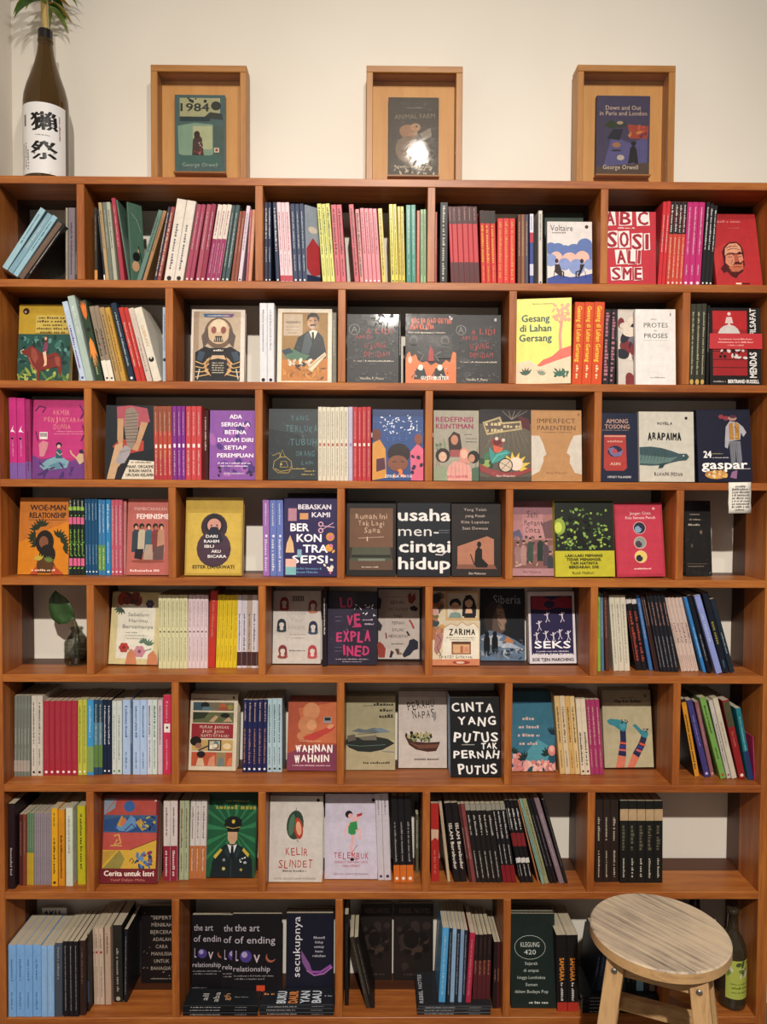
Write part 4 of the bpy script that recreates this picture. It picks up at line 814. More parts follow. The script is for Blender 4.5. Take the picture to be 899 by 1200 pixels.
def a_rumah(p):
    p.r('241e1c', 0, 0, 100, 100); p.r('6c4c38', 6, 10, 94, 92); p.hand('c8a890', 'Rumah Ini', 50, 21, 66, 7, 0, 3); p.hand('c8a890', 'Tak Lagi', 50, 30, 54, 7, 0, 4); p.hand('c8a890', 'Sama', 52, 39, 34, 7, 0, 5); p.l('c8a890', 1, 24, 50, 76, 48); p.l('d8b898', 2, 42, 48, 42, 54)
    p.r('3c3028', 6, 62, 94, 78); p.p('505040', 12, 62, 88, 62, 92, 80, 8, 80); p.r('2c2c24', 10, 72, 90, 76); p.r('604838', 6, 80, 94, 92); p.r('70786c', 24, 77, 78, 80); p.h('c8b8a8', 48, 88, 34, 2)
frame(290, 555, 2.9); cub(2)
F('dark brown cover with an empty sofa under thin script', 336, 504, 95, '241e1c', a_rumah, d=.045, lean=6)
def a_usaha(p):
    p.r('181c28', 0, 0, 100, 100); p.t('e0dcd8', 'usaha', 51, 16, 98, 16, 1); p.t('d4d0cc', 'men-', 40, 38, 76, 14); p.t('e0dcd8', 'cintai', 52, 59, 96, 16, 1); p.t('e4e0dc', 'hidup', 51, 82, 96, 16, 1); p.h('7c8088', 88, 37, 20, 1.4); p.h('7c8088', 88, 40, 18, 1.4); p.l('d8c8c8', 2, 72, 70, 84, 71, 96, 64)
F('black cover filled with huge white lower-case words', 509, 690, 103, '181c26', a_usaha, d=.04, lean=6, wrap=0)
def a_duduk(p):
    p.r('2c2422', 0, 0, 100, 100); p.T('b8a8a0', ['Yang Telah', 'yang Patah', 'Kita Lupakan', 'Saat Dewasa'], 48, 10, 54, 3.6, 8.4, 0, [46, 40, 56, 52]); p.p('a87058', 12, 84, 12, 60, 72, 46, 86, 50, 86, 84); p.p('7c5040', 12, 84, 86, 84, 92, 90, 10, 90)
    p.p('1c1614', 46, 84, 48, 66, 54, 60, 62, 64, 62, 76, 74, 84, 72, 88, 50, 88); p.e('1c1614', 56, 57, 4.4, 6); p.l('1c1614', 2, 38, 70, 46, 84); p.t('d8c8c0', 'Elia Maharani', 52, 96, 34, 2.6)
F('dark cover with a seated silhouette before a lit wall', 694, 862, 100, '2c2422', a_duduk, d=.045, lean=6)
frame(590, 555, 2.909); cub(3)
def a_seni(p):
    p.r('a87474', 0, 0, 100, 100); p.r('8c6068', 0, 0, 100, 18); p.p('b88484', 24, 18, 74, 18, 80, 50, 30, 54); p.hand('3c2428', 'Seni', 50, 18, 28, 9, 0, 3); p.hand('3c2428', 'Menanti', 54, 29, 50, 8, 0, 5); p.hand('3c2428', 'Cinta', 50, 39, 38, 8, 0, 7); p.p('5c5470', 0, 42, 18, 38, 26, 48, 20, 60, 0, 60); p.p('6c4c50', 72, 30, 100, 24, 100, 50, 80, 50)
    p.r('7c5450', 0, 52, 100, 90); p.sc(['8c6868', '5c4048', 'a07c70', '4c3c44'], 30, 4, 4, 48, 96, 84, 7, .9)
    for u, c, v in ((14, '94706c', 58), (28, 'a88078', 56), (44, '3c4c40', 52), (68, '283830', 50), (82, '54424c', 56), (92, '3c4048', 70)): p.p(c, u-7, v+30, u-7, v+7, u-3, v+3, u+3, v+3, u+7, v+7, u+6, v+30); p.e('b88874', u, v, 3.2, 4); p.e('2c2020', u, v-2, 3.6, 2.6)
    p.sc('e0b49c', 6, 3, 8, 82, 60, 88, 4, .3); p.r('a87c80', 0, 90, 100, 100); p.t('4c2c34', 'Ika Natassa', 48, 94.5, 42, 3)
F('pink cover with several standing figures below title', 30, 172, 96, 'b07c80', a_seni, d=.06, lean=6)
def a_laki(p):
    p.r('20241c', 0, 0, 100, 66); p.r('b8b02c', 0, 66, 100, 100); p.sc(['5c7c3c', '486830', '80a04c', '98b048'], 110, 8, 4, 10, 92, 64, 2.6); p.e('8ca040', 8, 34, 10, 14); p.e('c0cc50', 6, 35, 6, 9); p.sc('141812', 16, 4, 20, 20, 90, 60, 6, .7)
    p.T('3c3c14', ['LAKI-LAKI MEMANG', 'TIDAK MENANGIS,', 'TAPI HATINYA', 'BERDARAH, DIK'], 48, 72, 62, 3.2, 5, 1, [62, 58, 46, 50]); p.t('4c4c1c', 'Rusdi Mathari', 46, 94.5, 36, 3.2)
F('black and yellow cover with green leaf pattern', 178, 381, 97, 'b8b02c', a_laki, d=.038, lean=6, dxt=-8, th=.018, nb=1)
def a_red3(p):
    p.r('a82c40', 0, 0, 100, 100); p.r('b83448', 4, 4, 96, 96); p.T('ecd0cc', ['Jangan Cinta', 'Kita Semata Penuh'], 54, 14, 60, 3.8, 6, 0, [44, 62])
    for v, c, c2 in ((34, '2c2c48', '7c98b0'), (54, '8c8c88', '484048'), (73, 'd8c060', '2c2c48')): p.e('e0b8a8', 51, v, 13); p.e(c, 51, v, 12); p.e(c2, 48, v+2, 7); p.e(c, 55, v-2, 4)
    p.h('ecc8c4', 54, 89, 36, 2.4); p.e('e0a8a0', 82, 8, 3)
F('red cover with three small round pictures', 388, 553, 105, 'a82c40', a_red3, d=.038, lean=8, dxt=-14)
cub(4)
def a_black(p):
    p.r('1e1a18', 0, 0, 100, 100); p.h('8c8078', 40, 18, 40, 2.6); p.h('a09488', 40, 25, 44, 2.4); p.h('b8ac9c', 36, 32, 44, 3); p.e('6c5c50', 62, 42, 5, 8); p.e('5c4c40', 26, 60, 4, 8); p.l('8c7c60', .8, 6, 84, 84, 84); p.h('7c6c5c', 40, 87, 60, 2)
F('all-black cover in glossy wrap beside bare wall', 622, 712, 95, '1e1a18', a_black, d=.075, lean=6, wrap=1)

# ================================================================ FIFTH ROW
row(4); frame(0, 670, 2.997); cub(1)
def a_sebelum(p):
    p.r('c8bc8c', 0, 0, 100, 100); p.r('d8d4c4', 14, 16, 90, 92); p.sc(['7c3028', 'a04030', '5c2c24'], 14, 6, 8, 4, 60, 14, 12, .6); p.leafy(20, 22, 16, '3c5044', 200); p.flower(78, 16, 5, '48406c', '7c5c48')
    p.T('6c6c64', ['Sebelum', 'Harimu', 'Bersamanya'], 56, 31, 44, 5, 8.4, 0, [42, 38, 62]); p.h('8c8c80', 44, 56, 24, 2); p.h('8c8c80', 54, 60, 46, 2); p.h('8c8c80', 54, 64, 40, 2); p.leafy(78, 74, 16, '54705c', 10); p.leafy(70, 70, 12, '54705c', -30)
    p.flower(30, 77, 6, 'a83c34', '7c2420'); p.l('586c50', 1.4, 34, 78, 60, 84, 86, 78); p.flower(62, 82, 7, 'b8808c', '7c4850'); p.p('c07c58', 34, 100, 38, 84, 46, 78, 54, 86, 58, 100); p.p('c07c58', 78, 100, 80, 86, 90, 80, 98, 88, 100, 100)
F('cream cover with hands and flowers around pale panel', 378, 553, 77, 'c8bc8c', a_sebelum, yb=333, lean=8, dxt=15, nb=1)
S('cream-green paperback with small brown mid mark', 556, 659, 7, 82, 0, 'cdc9a0', bands=[(49, 51, '5c5034')], ink='8c8860', tv=(8, 44), hh=36, tv2=(58, 90), yb=343)
S('pinkish white paperback with small brown mid mark', 659, 729, 5, 82, 2, 'd4c0c4', bands=[(49, 51, '5c4048')], ink='a07888', tv=(8, 44), hh=36, tv2=(58, 90), yb=342)
S('red paperback taller than its yellow neighbours', 728, 755, 1, 68, 11, 'b43028', ink='d88068', tv=(12, 60), yb=340)
S('yellow paperback with small orange print', 757, 831, 5, 82, 8, 'd4b828', ink='a88010', tv=(8, 60), yb=340, tv2=(70, 90))
S('white paperback with brown foot', 832, 942, 5, 82, 3, ['d0c8d4', 'c8c0c8', 'b09c8c', 'd0c8cc', 'b8b4c4'], bands=[(78, 97, '4c2c2c')], ink='4c5468', tv=(26, 76), hh=50, yb=340)
frame(290, 670, 2.9); cub(2)
def a_unlock(p):
    p.r('c4bcb4', 0, 0, 100, 100); p.T('a8a098', ['Unlock', 'Your', 'Heart'], 50, 30, 44, 6.4, 10, 0, [42, 28, 34]); p.r('5c5450', 40, 7, 64, 14); [p.r('b0a8a0', 42+i*3.6, 8, 43.6+i*3.6, 13) for i in range(6)]; p.h('8c8478', 52, 60, 34, 1.6); p.h('8c8478', 52, 65, 28, 1.6); p.h('6c645c', 52, 82, 34, 2.4)
    for i, (u, v, h_, t) in enumerate(((23, 16, '8c2c38', 'a83838'), (83, 20, '8c3430', 'b07058'), (18, 46, '24303c', '34444c'), (84, 49, '283450', '3c4c64'), (21, 82, '7c3434', '8c4038'), (83, 82, 'a83c44', 'b84c50'))):
        p.e(h_, u, v-1, 9, 10); p.p(h_, u-9, v, u+9, v, u+(10 if i != 1 else 6), v+7, u-(10 if i != 4 else 6), v+7); p.p(t, u-11, v+9, u-6, v+4.5, u+6, v+4.5, u+11, v+9, u+6, v+11, u-6, v+11); p.e('d0c4bc', u, v+.6, 5, 6.4); p.p('d0c4bc', u-3, v+3.5, u+3, v+3.5, u+4, v+7, u, v+8.5, u-4, v+7); p.p(h_, u-6, v-1, u-4, v-4, u+4, v-4.4, u+6, v-1, u, v-2.6)
F('off-white cover with six small portraits around title', 80, 248, 68, 'c8beb4', a_unlock, yb=316, lean=7, nb=1)
def a_love(p):
    p.r('2a2438', 0, 0, 100, 100); p.p('342c44', 0, 0, 60, 0, 20, 100, 0, 100)
    for t, u, v, wv, hv in (('LO', 37, 15, 28, 15), ('VE', 52, 38, 30, 15), ('EXPLA', 52, 61, 72, 14), ('INED', 58, 80, 56, 14)): p.hand('b83468', t, u, v, wv, hv, 1, int(u)+2, 4)
    p.h('b8a8b8', 82, 38, 22, 2.6); p.h('b8a8b8', 84, 44, 18, 2.6); p.p('b83468', 50, 47, 68, 45, 68, 48, 51, 49)
    for v in (34, 40, 76, 81): p.h('6c6078', 22, v, 14, 1.6)
    p.h('a898a8', 50, 92, 66, 2); p.h('a898a8', 50, 95.5, 40, 1.6); p.sc('e0dce0', 12, 5, 52, 18, 94, 34, 3.4, .3)
F('dark purple cover with brushed pink capital title', 272, 440, 72, '2c2438', a_love, yb=320, lean=6, wrap=1, th=.02)
S('dark spines packed behind the purple cover', 254, 271, 1, 66, 0, '241c28', d=.085, yb=None)
def a_antag(p):
    p.r('241c20', 0, 0, 100, 100); p.r('b8aca4', 3, 2, 97, 98); p.h('7c7068', 48, 12, 60, 1.4)
    for i, (t, wv) in enumerate((('SERIBU', 36), ('ANTAGONIS', 46), ('YANG', 20), ('PERNAH', 28), ('SALING', 28), ('MENCINTAI', 44))): p.hand('2c2424', t, 48, 20+i*9.4, wv, 4.4, 0, i+2)
    p.h('4c4040', 48, 77, 30, 2); p.p('8c3428', 70, 10, 76, 6, 80, 12, 86, 6, 88, 16, 80, 22, 72, 20); p.p('2c2830', 74, 27, 84, 24, 94, 28, 90, 32, 78, 31); p.l('9c3430', 4, 74, 44, 80, 50, 84, 56); p.l('342834', 4, 68, 60, 74, 66); p.l('7c2c28', 3, 20, 62, 22, 70)
    p.p('342834', 2, 44, 12, 52, 8, 60, 2, 58); p.p('8c3428', 0, 78, 6, 74, 14, 78, 20, 84, 18, 96, 4, 96); p.p('28283c', 58, 92, 72, 78, 74, 72, 84, 70, 94, 74, 94, 84, 84, 86, 76, 92, 62, 96); p.p('2c2434', 28, 96, 32, 86, 38, 88, 34, 96); p.p('5c4430', 42, 84, 50, 84, 52, 90, 46, 92); p.p('4c3040', 2, 12, 10, 16, 8, 28, 2, 30); p.sc(['9c3430', '2c2830', '7c6448'], 6, 4, 30, 84, 56, 92, 2.4)
F('white cover bordered by scattered red and black gloves', 440, 595, 58, '241c20', a_antag, yb=303, lean=6)
cub(3)
def a_zarima(p):
    p.r('d4c4a4', 0, 0, 100, 100); p.r('c8a878', 30, 0, 100, 40); p.r('d0c8b4', 34, 3, 96, 36); p.sc(['a86c44', 'c89858', '6c6448', 'b88460', '3c4c50'], 30, 9, 2, 2, 24, 66, 8, .9); p.e('3c4448', 10, 10, 10, 10); p.e('c8988c', 8, 28, 8, 8)
    p.e('241c1c', 50, 17, 12, 10); p.e('d4a888', 50, 21, 8.6, 9); p.p('241c1c', 40, 18, 44, 11, 56, 10, 61, 18, 54, 15, 46, 15); p.l('241c1c', 1, 43, 20, 49, 20.6); p.l('241c1c', 1, 51, 20.6, 57, 20); p.p('7c9488', 36, 36, 40, 30, 50, 28, 60, 30, 63, 36)
    p.p('241c1c', 64, 34, 66, 14, 72, 6, 82, 5, 90, 12, 94, 22, 93, 34); p.e('d4a888', 78, 16, 8, 10); p.p('241c1c', 69, 14, 74, 8, 84, 8, 88, 15, 80, 11); p.p('d4a888', 72, 24, 84, 24, 86, 32, 70, 32); p.p('241c1c', 68, 36, 70, 30, 88, 30, 92, 36)
    p.p('e4dcc8', 26, 50, 40, 44, 54, 47, 64, 42, 76, 47, 88, 43, 98, 50, 98, 92, 22, 92); p.l('b87c50', 1.4, 26, 50, 40, 44, 54, 47, 64, 42, 76, 47, 88, 43, 98, 50); p.hand('28201c', 'ZARIMA', 64, 55, 56, 8.4, 1, 6); p.h('7c6850', 62, 62.5, 62, 1.6); p.h('7c6850', 64, 65.5, 50, 1.4)
    p.r('5c3c28', 42, 68, 82, 71); p.r('8c5838', 42, 71, 82, 85); p.r('d0a478', 45, 72, 79, 83.5); p.r('a86848', 60, 74, 66, 83); p.r('c8886c', 68, 75, 77, 82); p.hand('28201c', 'TH ROSY GUNAWAN', 50, 88.5, 70, 4, 0, 8)
    p.p('a8746c', 8, 60, 20, 54, 24, 64, 20, 76, 12, 86, 6, 80); p.l('5c4450', 1.4, 12, 58, 20, 66, 12, 76, 20, 86); p.p('c8805c', 0, 92, 100, 91, 100, 100, 0, 100); p.e('9c3830', 62, 96, 18, 4); p.e('d8b8a0', 60, 96, 9, 2.4)
F('cream cover with couple portrait and food stall', 625, 789, 68, 'd0b890', a_zarima, yb=320, lean=6, wrap=0)
def a_sib(p):
    p.r('1a1e26', 0, 0, 100, 100); p.t('8c94a0', 'Siberia', 60, 15, 62, 12); p.p('5c4c44', 10, 40, 16, 26, 32, 20, 46, 22, 54, 30, 56, 38, 60, 46, 56, 50, 56, 58, 48, 62, 30, 60, 14, 62); p.p('8c7260', 36, 28, 50, 28, 54, 36, 58, 46, 54, 49, 54, 57, 46, 58, 40, 50); p.p('3c302c', 8, 44, 10, 28, 26, 18, 44, 20, 36, 26, 28, 40, 26, 58, 12, 60)
    for q in ((38, 38, 46, 37), (42, 33, 50, 33), (40, 46, 46, 52), (44, 42, 48, 41)): p.l('3c2c28', 1.4, *q)
    p.p('5c7088', 0, 66, 20, 58, 44, 62, 60, 66, 80, 72, 100, 80, 100, 100, 0, 100); p.p('b8784c', 52, 74, 60, 66, 76, 74, 66, 78); p.p('a8b0bc', 0, 70, 30, 64, 50, 66, 40, 72, 70, 76, 96, 84, 60, 82, 20, 78)
    for u in (14, 32): p.e('0e1016', u, 63, 5, 6); p.p('0e1016', u-7, 84, u-7, 70, u-4, 65, u+4, 65, u+7, 70, u+7, 84, u+4, 93, u+1, 93, u, 86, u-2, 93, u-5, 93)
    p.sc(['28303c', '8c94a0', '3c4450', '5c646c'], 34, 6, 2, 84, 98, 98, 6, .35); p.sc(['c8ccd0', '4c5460'], 14, 9, 46, 70, 96, 90, 5, .3)
F('dark cover with old face above snowy landscape', 793, 944, 60, '1c2028', a_sib, yb=303, lean=6)
frame(590, 670, 2.909)
def a_seks(p):
    p.r('d4ccd0', 0, 0, 100, 100); p.r('2c2454', 5, 6, 95, 88); p.p('8c2438', 5, 8, 30, 6, 50, 12, 80, 6, 95, 10, 95, 24, 60, 22, 40, 26, 8, 24); p.e('2c2454', 46, 18, 12, 8)
    for u, v in ((40, 34), (22, 46), (72, 34), (36, 60), (52, 62), (66, 58), (16, 62), (84, 60)): p.e('d8d0dc', u, v-4, 2); p.l('d8d0dc', 2.4, u, v-3, u+1, v+4); p.l('d8d0dc', 1.6, u-6, v-2, u, v-1, u+6, v-5); p.l('d8d0dc', 1.6, u-3, v+9, u+1, v+3, u+5, v+8)
    p.t('f0ecf0', 'SEKS', 50, 74, 76, 9.5, 1); p.h('c8c0cc', 50, 83, 70, 2); p.t('f0ecf0', 'NEGARA DAN TUHAN', 50, 87.5, 84, 3, 1); p.t('282030', 'SOE TJEN MARCHING', 50, 94.5, 88, 4.2, 1)
F('purple white-bordered cover with tumbling white figures', 90, 258, 72, 'd4ccd0', a_seks, yb=315, lean=8, dxt=-9, nb=1)
cub(4)
S('lime green paperback against the divider', 322, 333, 1, 70, -2, '8ca840', ink='4c6c20', yb=338)
S('steel blue paperback beside the lime one', 334, 345, 1, 74, -4, '50708c', ink='b0c4d0', yb=337)
S('reddish brown paperback leaning slightly', 348, 362, 1, 70, -8, '5c342c', ink='a88070', yb=337)
S('cream paperback with pale grey title', 377, 433, 3, 82, -17, 'ccc4b0', ink='9c9480', tv=(12, 90), hh=40, yb=337)
S('black paperback with bold red pattern letters', 437, 491, 3, 86, -40, '201c20', ink='b84838', tv=(20, 88), hh=80, bands=[(3, 10, 'c8c0bc')], yb=334)
S('blue paperback leaning between black and brown ones', 491, 512, 1, 82, -46, '3c68a0', ink='a8c0e0', yb=336)
S('brown-black paperback leaning left', 513, 533, 2, 82, -50, ['4c302c', '3c2828'], ink='c0a898', tv=(6, 40), yb=338)
S('dark paperback with red and pale marks, leaning left', 533, 600, 5, 80, -50, '24242c', ink='b88880', tv=(10, 40), hh=46, tv2=(54, 94), ink2='a8a8b0', yb=340)
S('pinkish cream paperback with dark lower print', 600, 668, 5, 90, -58, 'c8b0a4', ink='7c5850', tv=(34, 62), hh=60, tv2=(78, 96), ink2='a87868', yb=338)
S('clear blue paperback leaning left', 669, 694, 1, 90, -66, '3478b8', ink='c8e0f0', tv=(40, 80), yb=342)
S('black paperback with fine white print, leaning left', 697, 713, 1, 82, -70, '1c1c24', ink='a0a0a8', tv=(50, 84), yb=344)
S('lavender blue paperback leaning left', 727, 749, 1, 84, -76, '8490c8', ink='d4d8f0', tv=(24, 60), hh=44, yb=346)
S('thick navy-black paperback with gold letters', 750, 772, 1, 76, -72, '1c2230', ink='a09048', tv=(36, 64), hh=66, tv2=(84, 94), ink2='4080a0', yb=344)
S('last dark teal paperback leaning at the row end', 773, 791, 1, 96, -68, '24303c', ink='98a8b0', tv=(46, 74), yb=342)

# ================================================================ SIXTH ROW
row(5); frame(0, 790, 2.997); cub(0)
S('grey paperback with pinkish foot', 37, 105, 5, 77, 1, '74786e', bands=[(80, 94, 'a89a90')], ink='c0c4ba', tv=(40, 60), hh=40, tv2=(66, 90), yb=362)
S('whitish paperback with dark print', 106, 149, 2, 77, 0, 'c8c0b4', ink='4c4440', tv=(8, 60), hh=40, tv2=(66, 88), yb=360, logo='3c3430')
S('crimson paperback with white heart logo at foot', 152, 272, 6, 95, -1, 'a02c3c', ink='c05860', tv=(12, 80), hh=24, logo='f0e0e0', yb=358)
S('yellow-green paperback with grey print', 273, 304, 2, 91, 0, 'b8b848', ink='6c6c20', tv=(8, 84), yb=357, logo='f0f0d8')
S('sky blue paperback with green foot', 305, 329, 1, 91, 0, '3c90c4', ink='c8e4f0', bands=[(62, 96, '7c9858')], tv=(8, 50), yb=357)
S('blue and green landscape-print paperback', 330, 360, 2, 91, 0, '2c4c68', bands=[(30, 60, '4c7890'), (60, 90, '5c7c3c')], ink='d8d8c0', tv=(6, 60), yb=356)
S('navy paperback with white title', 361, 390, 2, 91, 0, '1f2c48', ink='e4e8f0', tv=(8, 60), hh=52, yb=354, logo='e8e8f0')
S('pale grey-white paperback beside navy ones', 393, 428, 2, 95, 0, 'c4ccc8', ink='8c9490', tv=(20, 80), yb=354, logo='3c8c5c')
S('wide pale blue paperback with faint lettering', 430, 458, 1, 91, 0, 'a4bcdc', ink='5c78a8', tv=(8, 50), tv2=(70, 92), yb=355, d=None, fn=lambda p: p.e('3c5c98', 50, 49, 12))
S('dark gap-side spine between pale blue paperbacks', 458, 465, 1, 96, 0, '4c5c74', yb=352)
S('pale blue paperback with small blue emblem', 466, 516, 2, 91, 0, 'a8c0e0', ink='5c78a8', tv=(8, 50), tv2=(70, 92), yb=355, fn=lambda p: p.e('3c5c98', 50, 49, 12))
S('white paperback with black and teal print', 517, 552, 2, 91, 0, ['c8ccd4', 'c4d4c8'], ink='30485c', tv=(8, 50), hh=50, tv2=(54, 92), yb=354)
S('pale pink-white paperback beside the hot pink one', 554, 571, 1, 91, 0, 'ccb4c0', ink='7c5068', tv=(8, 60), yb=354)
S('hot pink paperback with white sticker at row end', 573, 601, 1, 73, 0, 'c03050', ink='f0a0b8', tv=(8, 34), tv2=(56, 94), yb=355, fn=lambda p: (p.r('e8e0dc', 12, 36, 88, 47), p.e('4c4c48', 50, 41, 16)))
cub(1)
def a_comic(p):
    p.r('ccc0a8', 0, 0, 100, 100); p.r('2c2c24', 89, 3, 93, 6); p.h('8c7454', 34, 6.5, 56, 2.8); p.r('6c6450', 6, 11, 92, 22); p.p('3c5460', 6, 11, 26, 11, 24, 22, 6, 22); p.e('202428', 31, 15, 9, 7); p.p('54707c', 24, 22, 26, 17, 42, 17, 44, 22); p.e('a85838', 68, 16, 8, 6); p.p('8c4c38', 58, 22, 62, 17, 78, 17, 82, 22); p.e('8c8038', 84, 17, 6, 5)
    p.r('5c6040', 6, 24, 92, 38); p.p('343c2c', 6, 24, 40, 24, 30, 32, 6, 34); p.p('b89474', 40, 36, 54, 28, 60, 30, 50, 37); p.e('242420', 74, 28, 10, 5); p.p('b89474', 70, 36, 82, 30, 90, 36); p.r('8c2830', 4, 39, 92, 58); p.hand('d8c4b0', 'MURAM JANGAN', 52, 43.5, 62, 3.8, 0, 3); p.hand('d8c4b0', 'JAUH-JAUH,', 50, 49, 50, 3.8, 0, 4); p.hand('d8c4b0', 'NANTI NYASAR!', 54, 54.5, 60, 3.8, 0, 5)
    p.r('b8985c', 6, 60, 92, 74); p.e('241c1c', 14, 62, 12, 10); p.e('8c6450', 20, 68, 7, 6); p.r('28282c', 40, 60, 68, 74); p.r('b8ac94', 43, 61.5, 65, 72.5); p.sc(['5c7474', '8c6c50', 'd8d0b8'], 10, 3, 46, 63, 62, 71, 4); p.e('d8c098', 80, 68, 9, 6); p.l('343044', 3, 20, 74, 40, 68)
    p.r('b05034', 6, 76, 92, 94); p.r('8c7854', 58, 76, 78, 94); p.e('2c2024', 26, 79, 9, 7); p.p('c8b090', 16, 94, 20, 84, 30, 84, 34, 94); p.p('c8886c', 40, 94, 44, 84, 54, 80, 56, 94); p.p('6c7470', 60, 94, 64, 82, 74, 84, 76, 94); p.p('c87048', 80, 94, 84, 84, 92, 82, 92, 94)
F('cream comic cover with four picture strips and red band', 650, 828, 73, 'd0c4a8', a_comic, yb=343, lean=6, dxt=12, nb=2, th=.012)
frame(290, 790, 2.9)
S('deep navy paperback with orange title and white logo', -18, 66, 5, 88, 4, '262b5c', ink='d8b8a0', tv=(4, 30), hh=46, tv2=(40, 88), ink2='c89078', hh2=46, logo='e8e8f0', yb=335)
S('pale teal-white paperback beside navy ones', 67, 118, 3, 84, 0, 'a8c0c8', ink='3c5c6c', tv=(8, 60), hh=46, tv2=(66, 90), yb=334, logo='2c3c4c')
def a_wah(p):
    p.r('a04c34', 0, 0, 100, 100); p.p('b86440', 20, 10, 100, 0, 100, 60, 40, 60); p.p('7c3850', 0, 76, 30, 66, 100, 62, 100, 100, 0, 100); p.e('c08058', 47, 14, 17, 17); p.e('b87850', 40, 34, 19, 18); p.e('c88c64', 48, 34, 10, 10); p.e('b87850', 28, 50, 9, 8); p.p('b03c34', 30, 52, 50, 46, 72, 40, 88, 34, 96, 36, 90, 42, 70, 50, 50, 58); p.e('c88c64', 86, 36, 7, 4, -20); p.r('8c8c90', 72, 22, 88, 31); p.r('28282c', 74, 23, 86, 27.5)
    p.h('d8b898', 46, 57, 44, 1.4); p.hand('f0e8e0', 'WAHNAN', 54, 68, 76, 11, 1, 4, 3, -2); p.hand('f0e8e0', 'WAHNIN', 50, 82, 72, 11, 1, 6, 3, -2); p.h('e0b8c0', 50, 92, 76, 2.2)
F('red and plum cover with stacked round faces', 133, 303, 97, 'b05038', a_wah, yb=333, lean=9, dxt=6, wrap=1, nb=4, th=.013, spine='984838')
cub(2)
def a_kapal(p):
    p.r('989072', 0, 0, 100, 100); p.p('a89c7c', 0, 60, 100, 60, 100, 100, 0, 100); p.h('3c3424', 76, 11, 40, 5, 3); p.h('3c3424', 81, 19, 26, 5, 4); p.h('3c3424', 81, 27, 28, 5, 5); p.l('3c3424', .9, 34, 13.5, 96, 12.5); p.l('3c3424', .9, 68, 29.6, 96, 29.4)
    p.p('5c6468', 12, 48, 24, 44, 40, 46, 56, 43, 76, 45, 92, 49, 72, 50, 30, 50); p.p('6c7884', 56, 45, 70, 43, 92, 49, 70, 50); p.p('2c302c', 0, 60, 4, 56, 20, 56, 60, 55, 84, 58, 99, 64, 88, 68, 74, 73, 50, 76, 24, 75, 6, 70, 0, 66); p.p('5c544c', 2, 54, 18, 52, 20, 60, 4, 62); p.p('6c6458', 24, 56, 62, 53, 62, 60, 34, 60); p.l('3c3830', 1, 24, 52, 62, 50); p.l('8c8878', .8, 20, 49, 22, 56); p.l('5c7468', 1, 0, 66, 30, 68, 80, 66); p.l('787c7c', 2, 74, 75, 99, 76); p.h('3c3424', 62, 90, 54, 3.4, 4)
F('olive-beige cover with a dark boat and grey cloud', 332, 502, 76, 'a09878', a_kapal, yb=328, lean=7, nb=3, th=.010)
def a_perahu(p):
    p.r('beb2aa', 0, 0, 100, 100); p.r('a89c98', 0, 0, 100, 8); p.hand('28201c', 'PERAHU', 46, 18, 58, 11, 0, 3, 5, -8); p.hand('28201c', 'NAPAS', 52, 30, 48, 11, 0, 8, 5, -5); p.p('8c8484', 70, 30, 78, 26, 78, 36, 74, 40)
    p.p('4c2c24', 13, 58, 17, 54, 22, 62, 38, 66, 60, 67, 86, 66, 84, 70, 78, 78, 60, 79, 36, 76, 22, 70); p.p('6c4434', 20, 66, 40, 70, 84, 69, 78, 74, 44, 75); p.sc(['5c6440', '3c4428', '8c8c58', '241c18', 'a89868'], 44, 5, 20, 54, 64, 65, 3.4, 1.1); p.l('3c2c24', 1, 18, 60, 14, 54); p.p('3c2c28', 64, 57, 68, 55, 70, 60, 66, 62); p.h('4c4038', 58, 88, 50, 3, 5)
F('pinkish white cover with a boat full of plants', 513, 678, 61, 'c4b8ac', a_perahu, yb=322, lean=7, nb=1, th=.016)
def a_cinta(p):
    p.r('1c1c20', 0, 0, 100, 100)
    for i, (ln, u, v, wv, hv) in enumerate((('CINTA', 46, 13, 88, 12), ('YANG', 54, 30, 80, 12), ('PUTUS', 52, 50, 92, 13), ('TAK', 78, 61, 34, 8), ('PERNAH', 52, 72, 94, 11), ('PUTUS', 54, 90, 80, 13))): p.hand('e8e4e0', ln, u, v, wv, hv*.92, 1, i+3, 5)
    p.h('a8a4a0', 36, 59, 26, 2)
F('black cover filled with jagged white hand lettering', 690, 868, 82, '1c1c20', a_cinta, yb=353, lean=8, dxt=-6, nb=4, th=.012, spine='98b8d8')
frame(590, 790, 2.909); cub(3)
def a_biru(p):
    p.r('245064', 0, 0, 100, 100); p.p('34687c', 0, 16, 100, 14, 100, 76, 0, 90); p.p('4c8c98', 16, 88, 60, 60, 90, 70, 80, 92); [p.h('c8a8a0', 40, 34+i*10.4, wv, 4.6, i) for i, wv in enumerate((28, 46, 50, 44))]
    p.sc(['c87c78', 'd89c94', 'b0686c', 'e0b0a0'], 60, 4, 2, 88, 98, 99, 8, .6); p.sc(['c87c78', 'd89c94', 'e0a898'], 16, 6, 2, 80, 20, 92, 8, .7); p.leafy(30, 86, 18, '1c3834', -30); p.leafy(84, 80, 18, '1c3834', -30); p.leafy(92, 54, 16, '1c3440', 20); p.e('c87c78', 92, 74, 9, 12); p.e('e0a898', 92, 72, 5, 7); p.leafy(4, 78, 14, '1c3834', 20)
F('teal cover with pink flowers along its foot', 29, 178, 62, '2c5468', a_biru, yb=333, lean=8, dxt=0, nb=2, th=.013)
S('yellow-cream paperback with brown print and bright edge', 194, 263, 4, 76, -21, ['c8a870', 'ccb898', 'c8a060', 'd0b480'], ink='6c4430', tv=(14, 60), hh=50, tv2=(70, 92), yb=341)
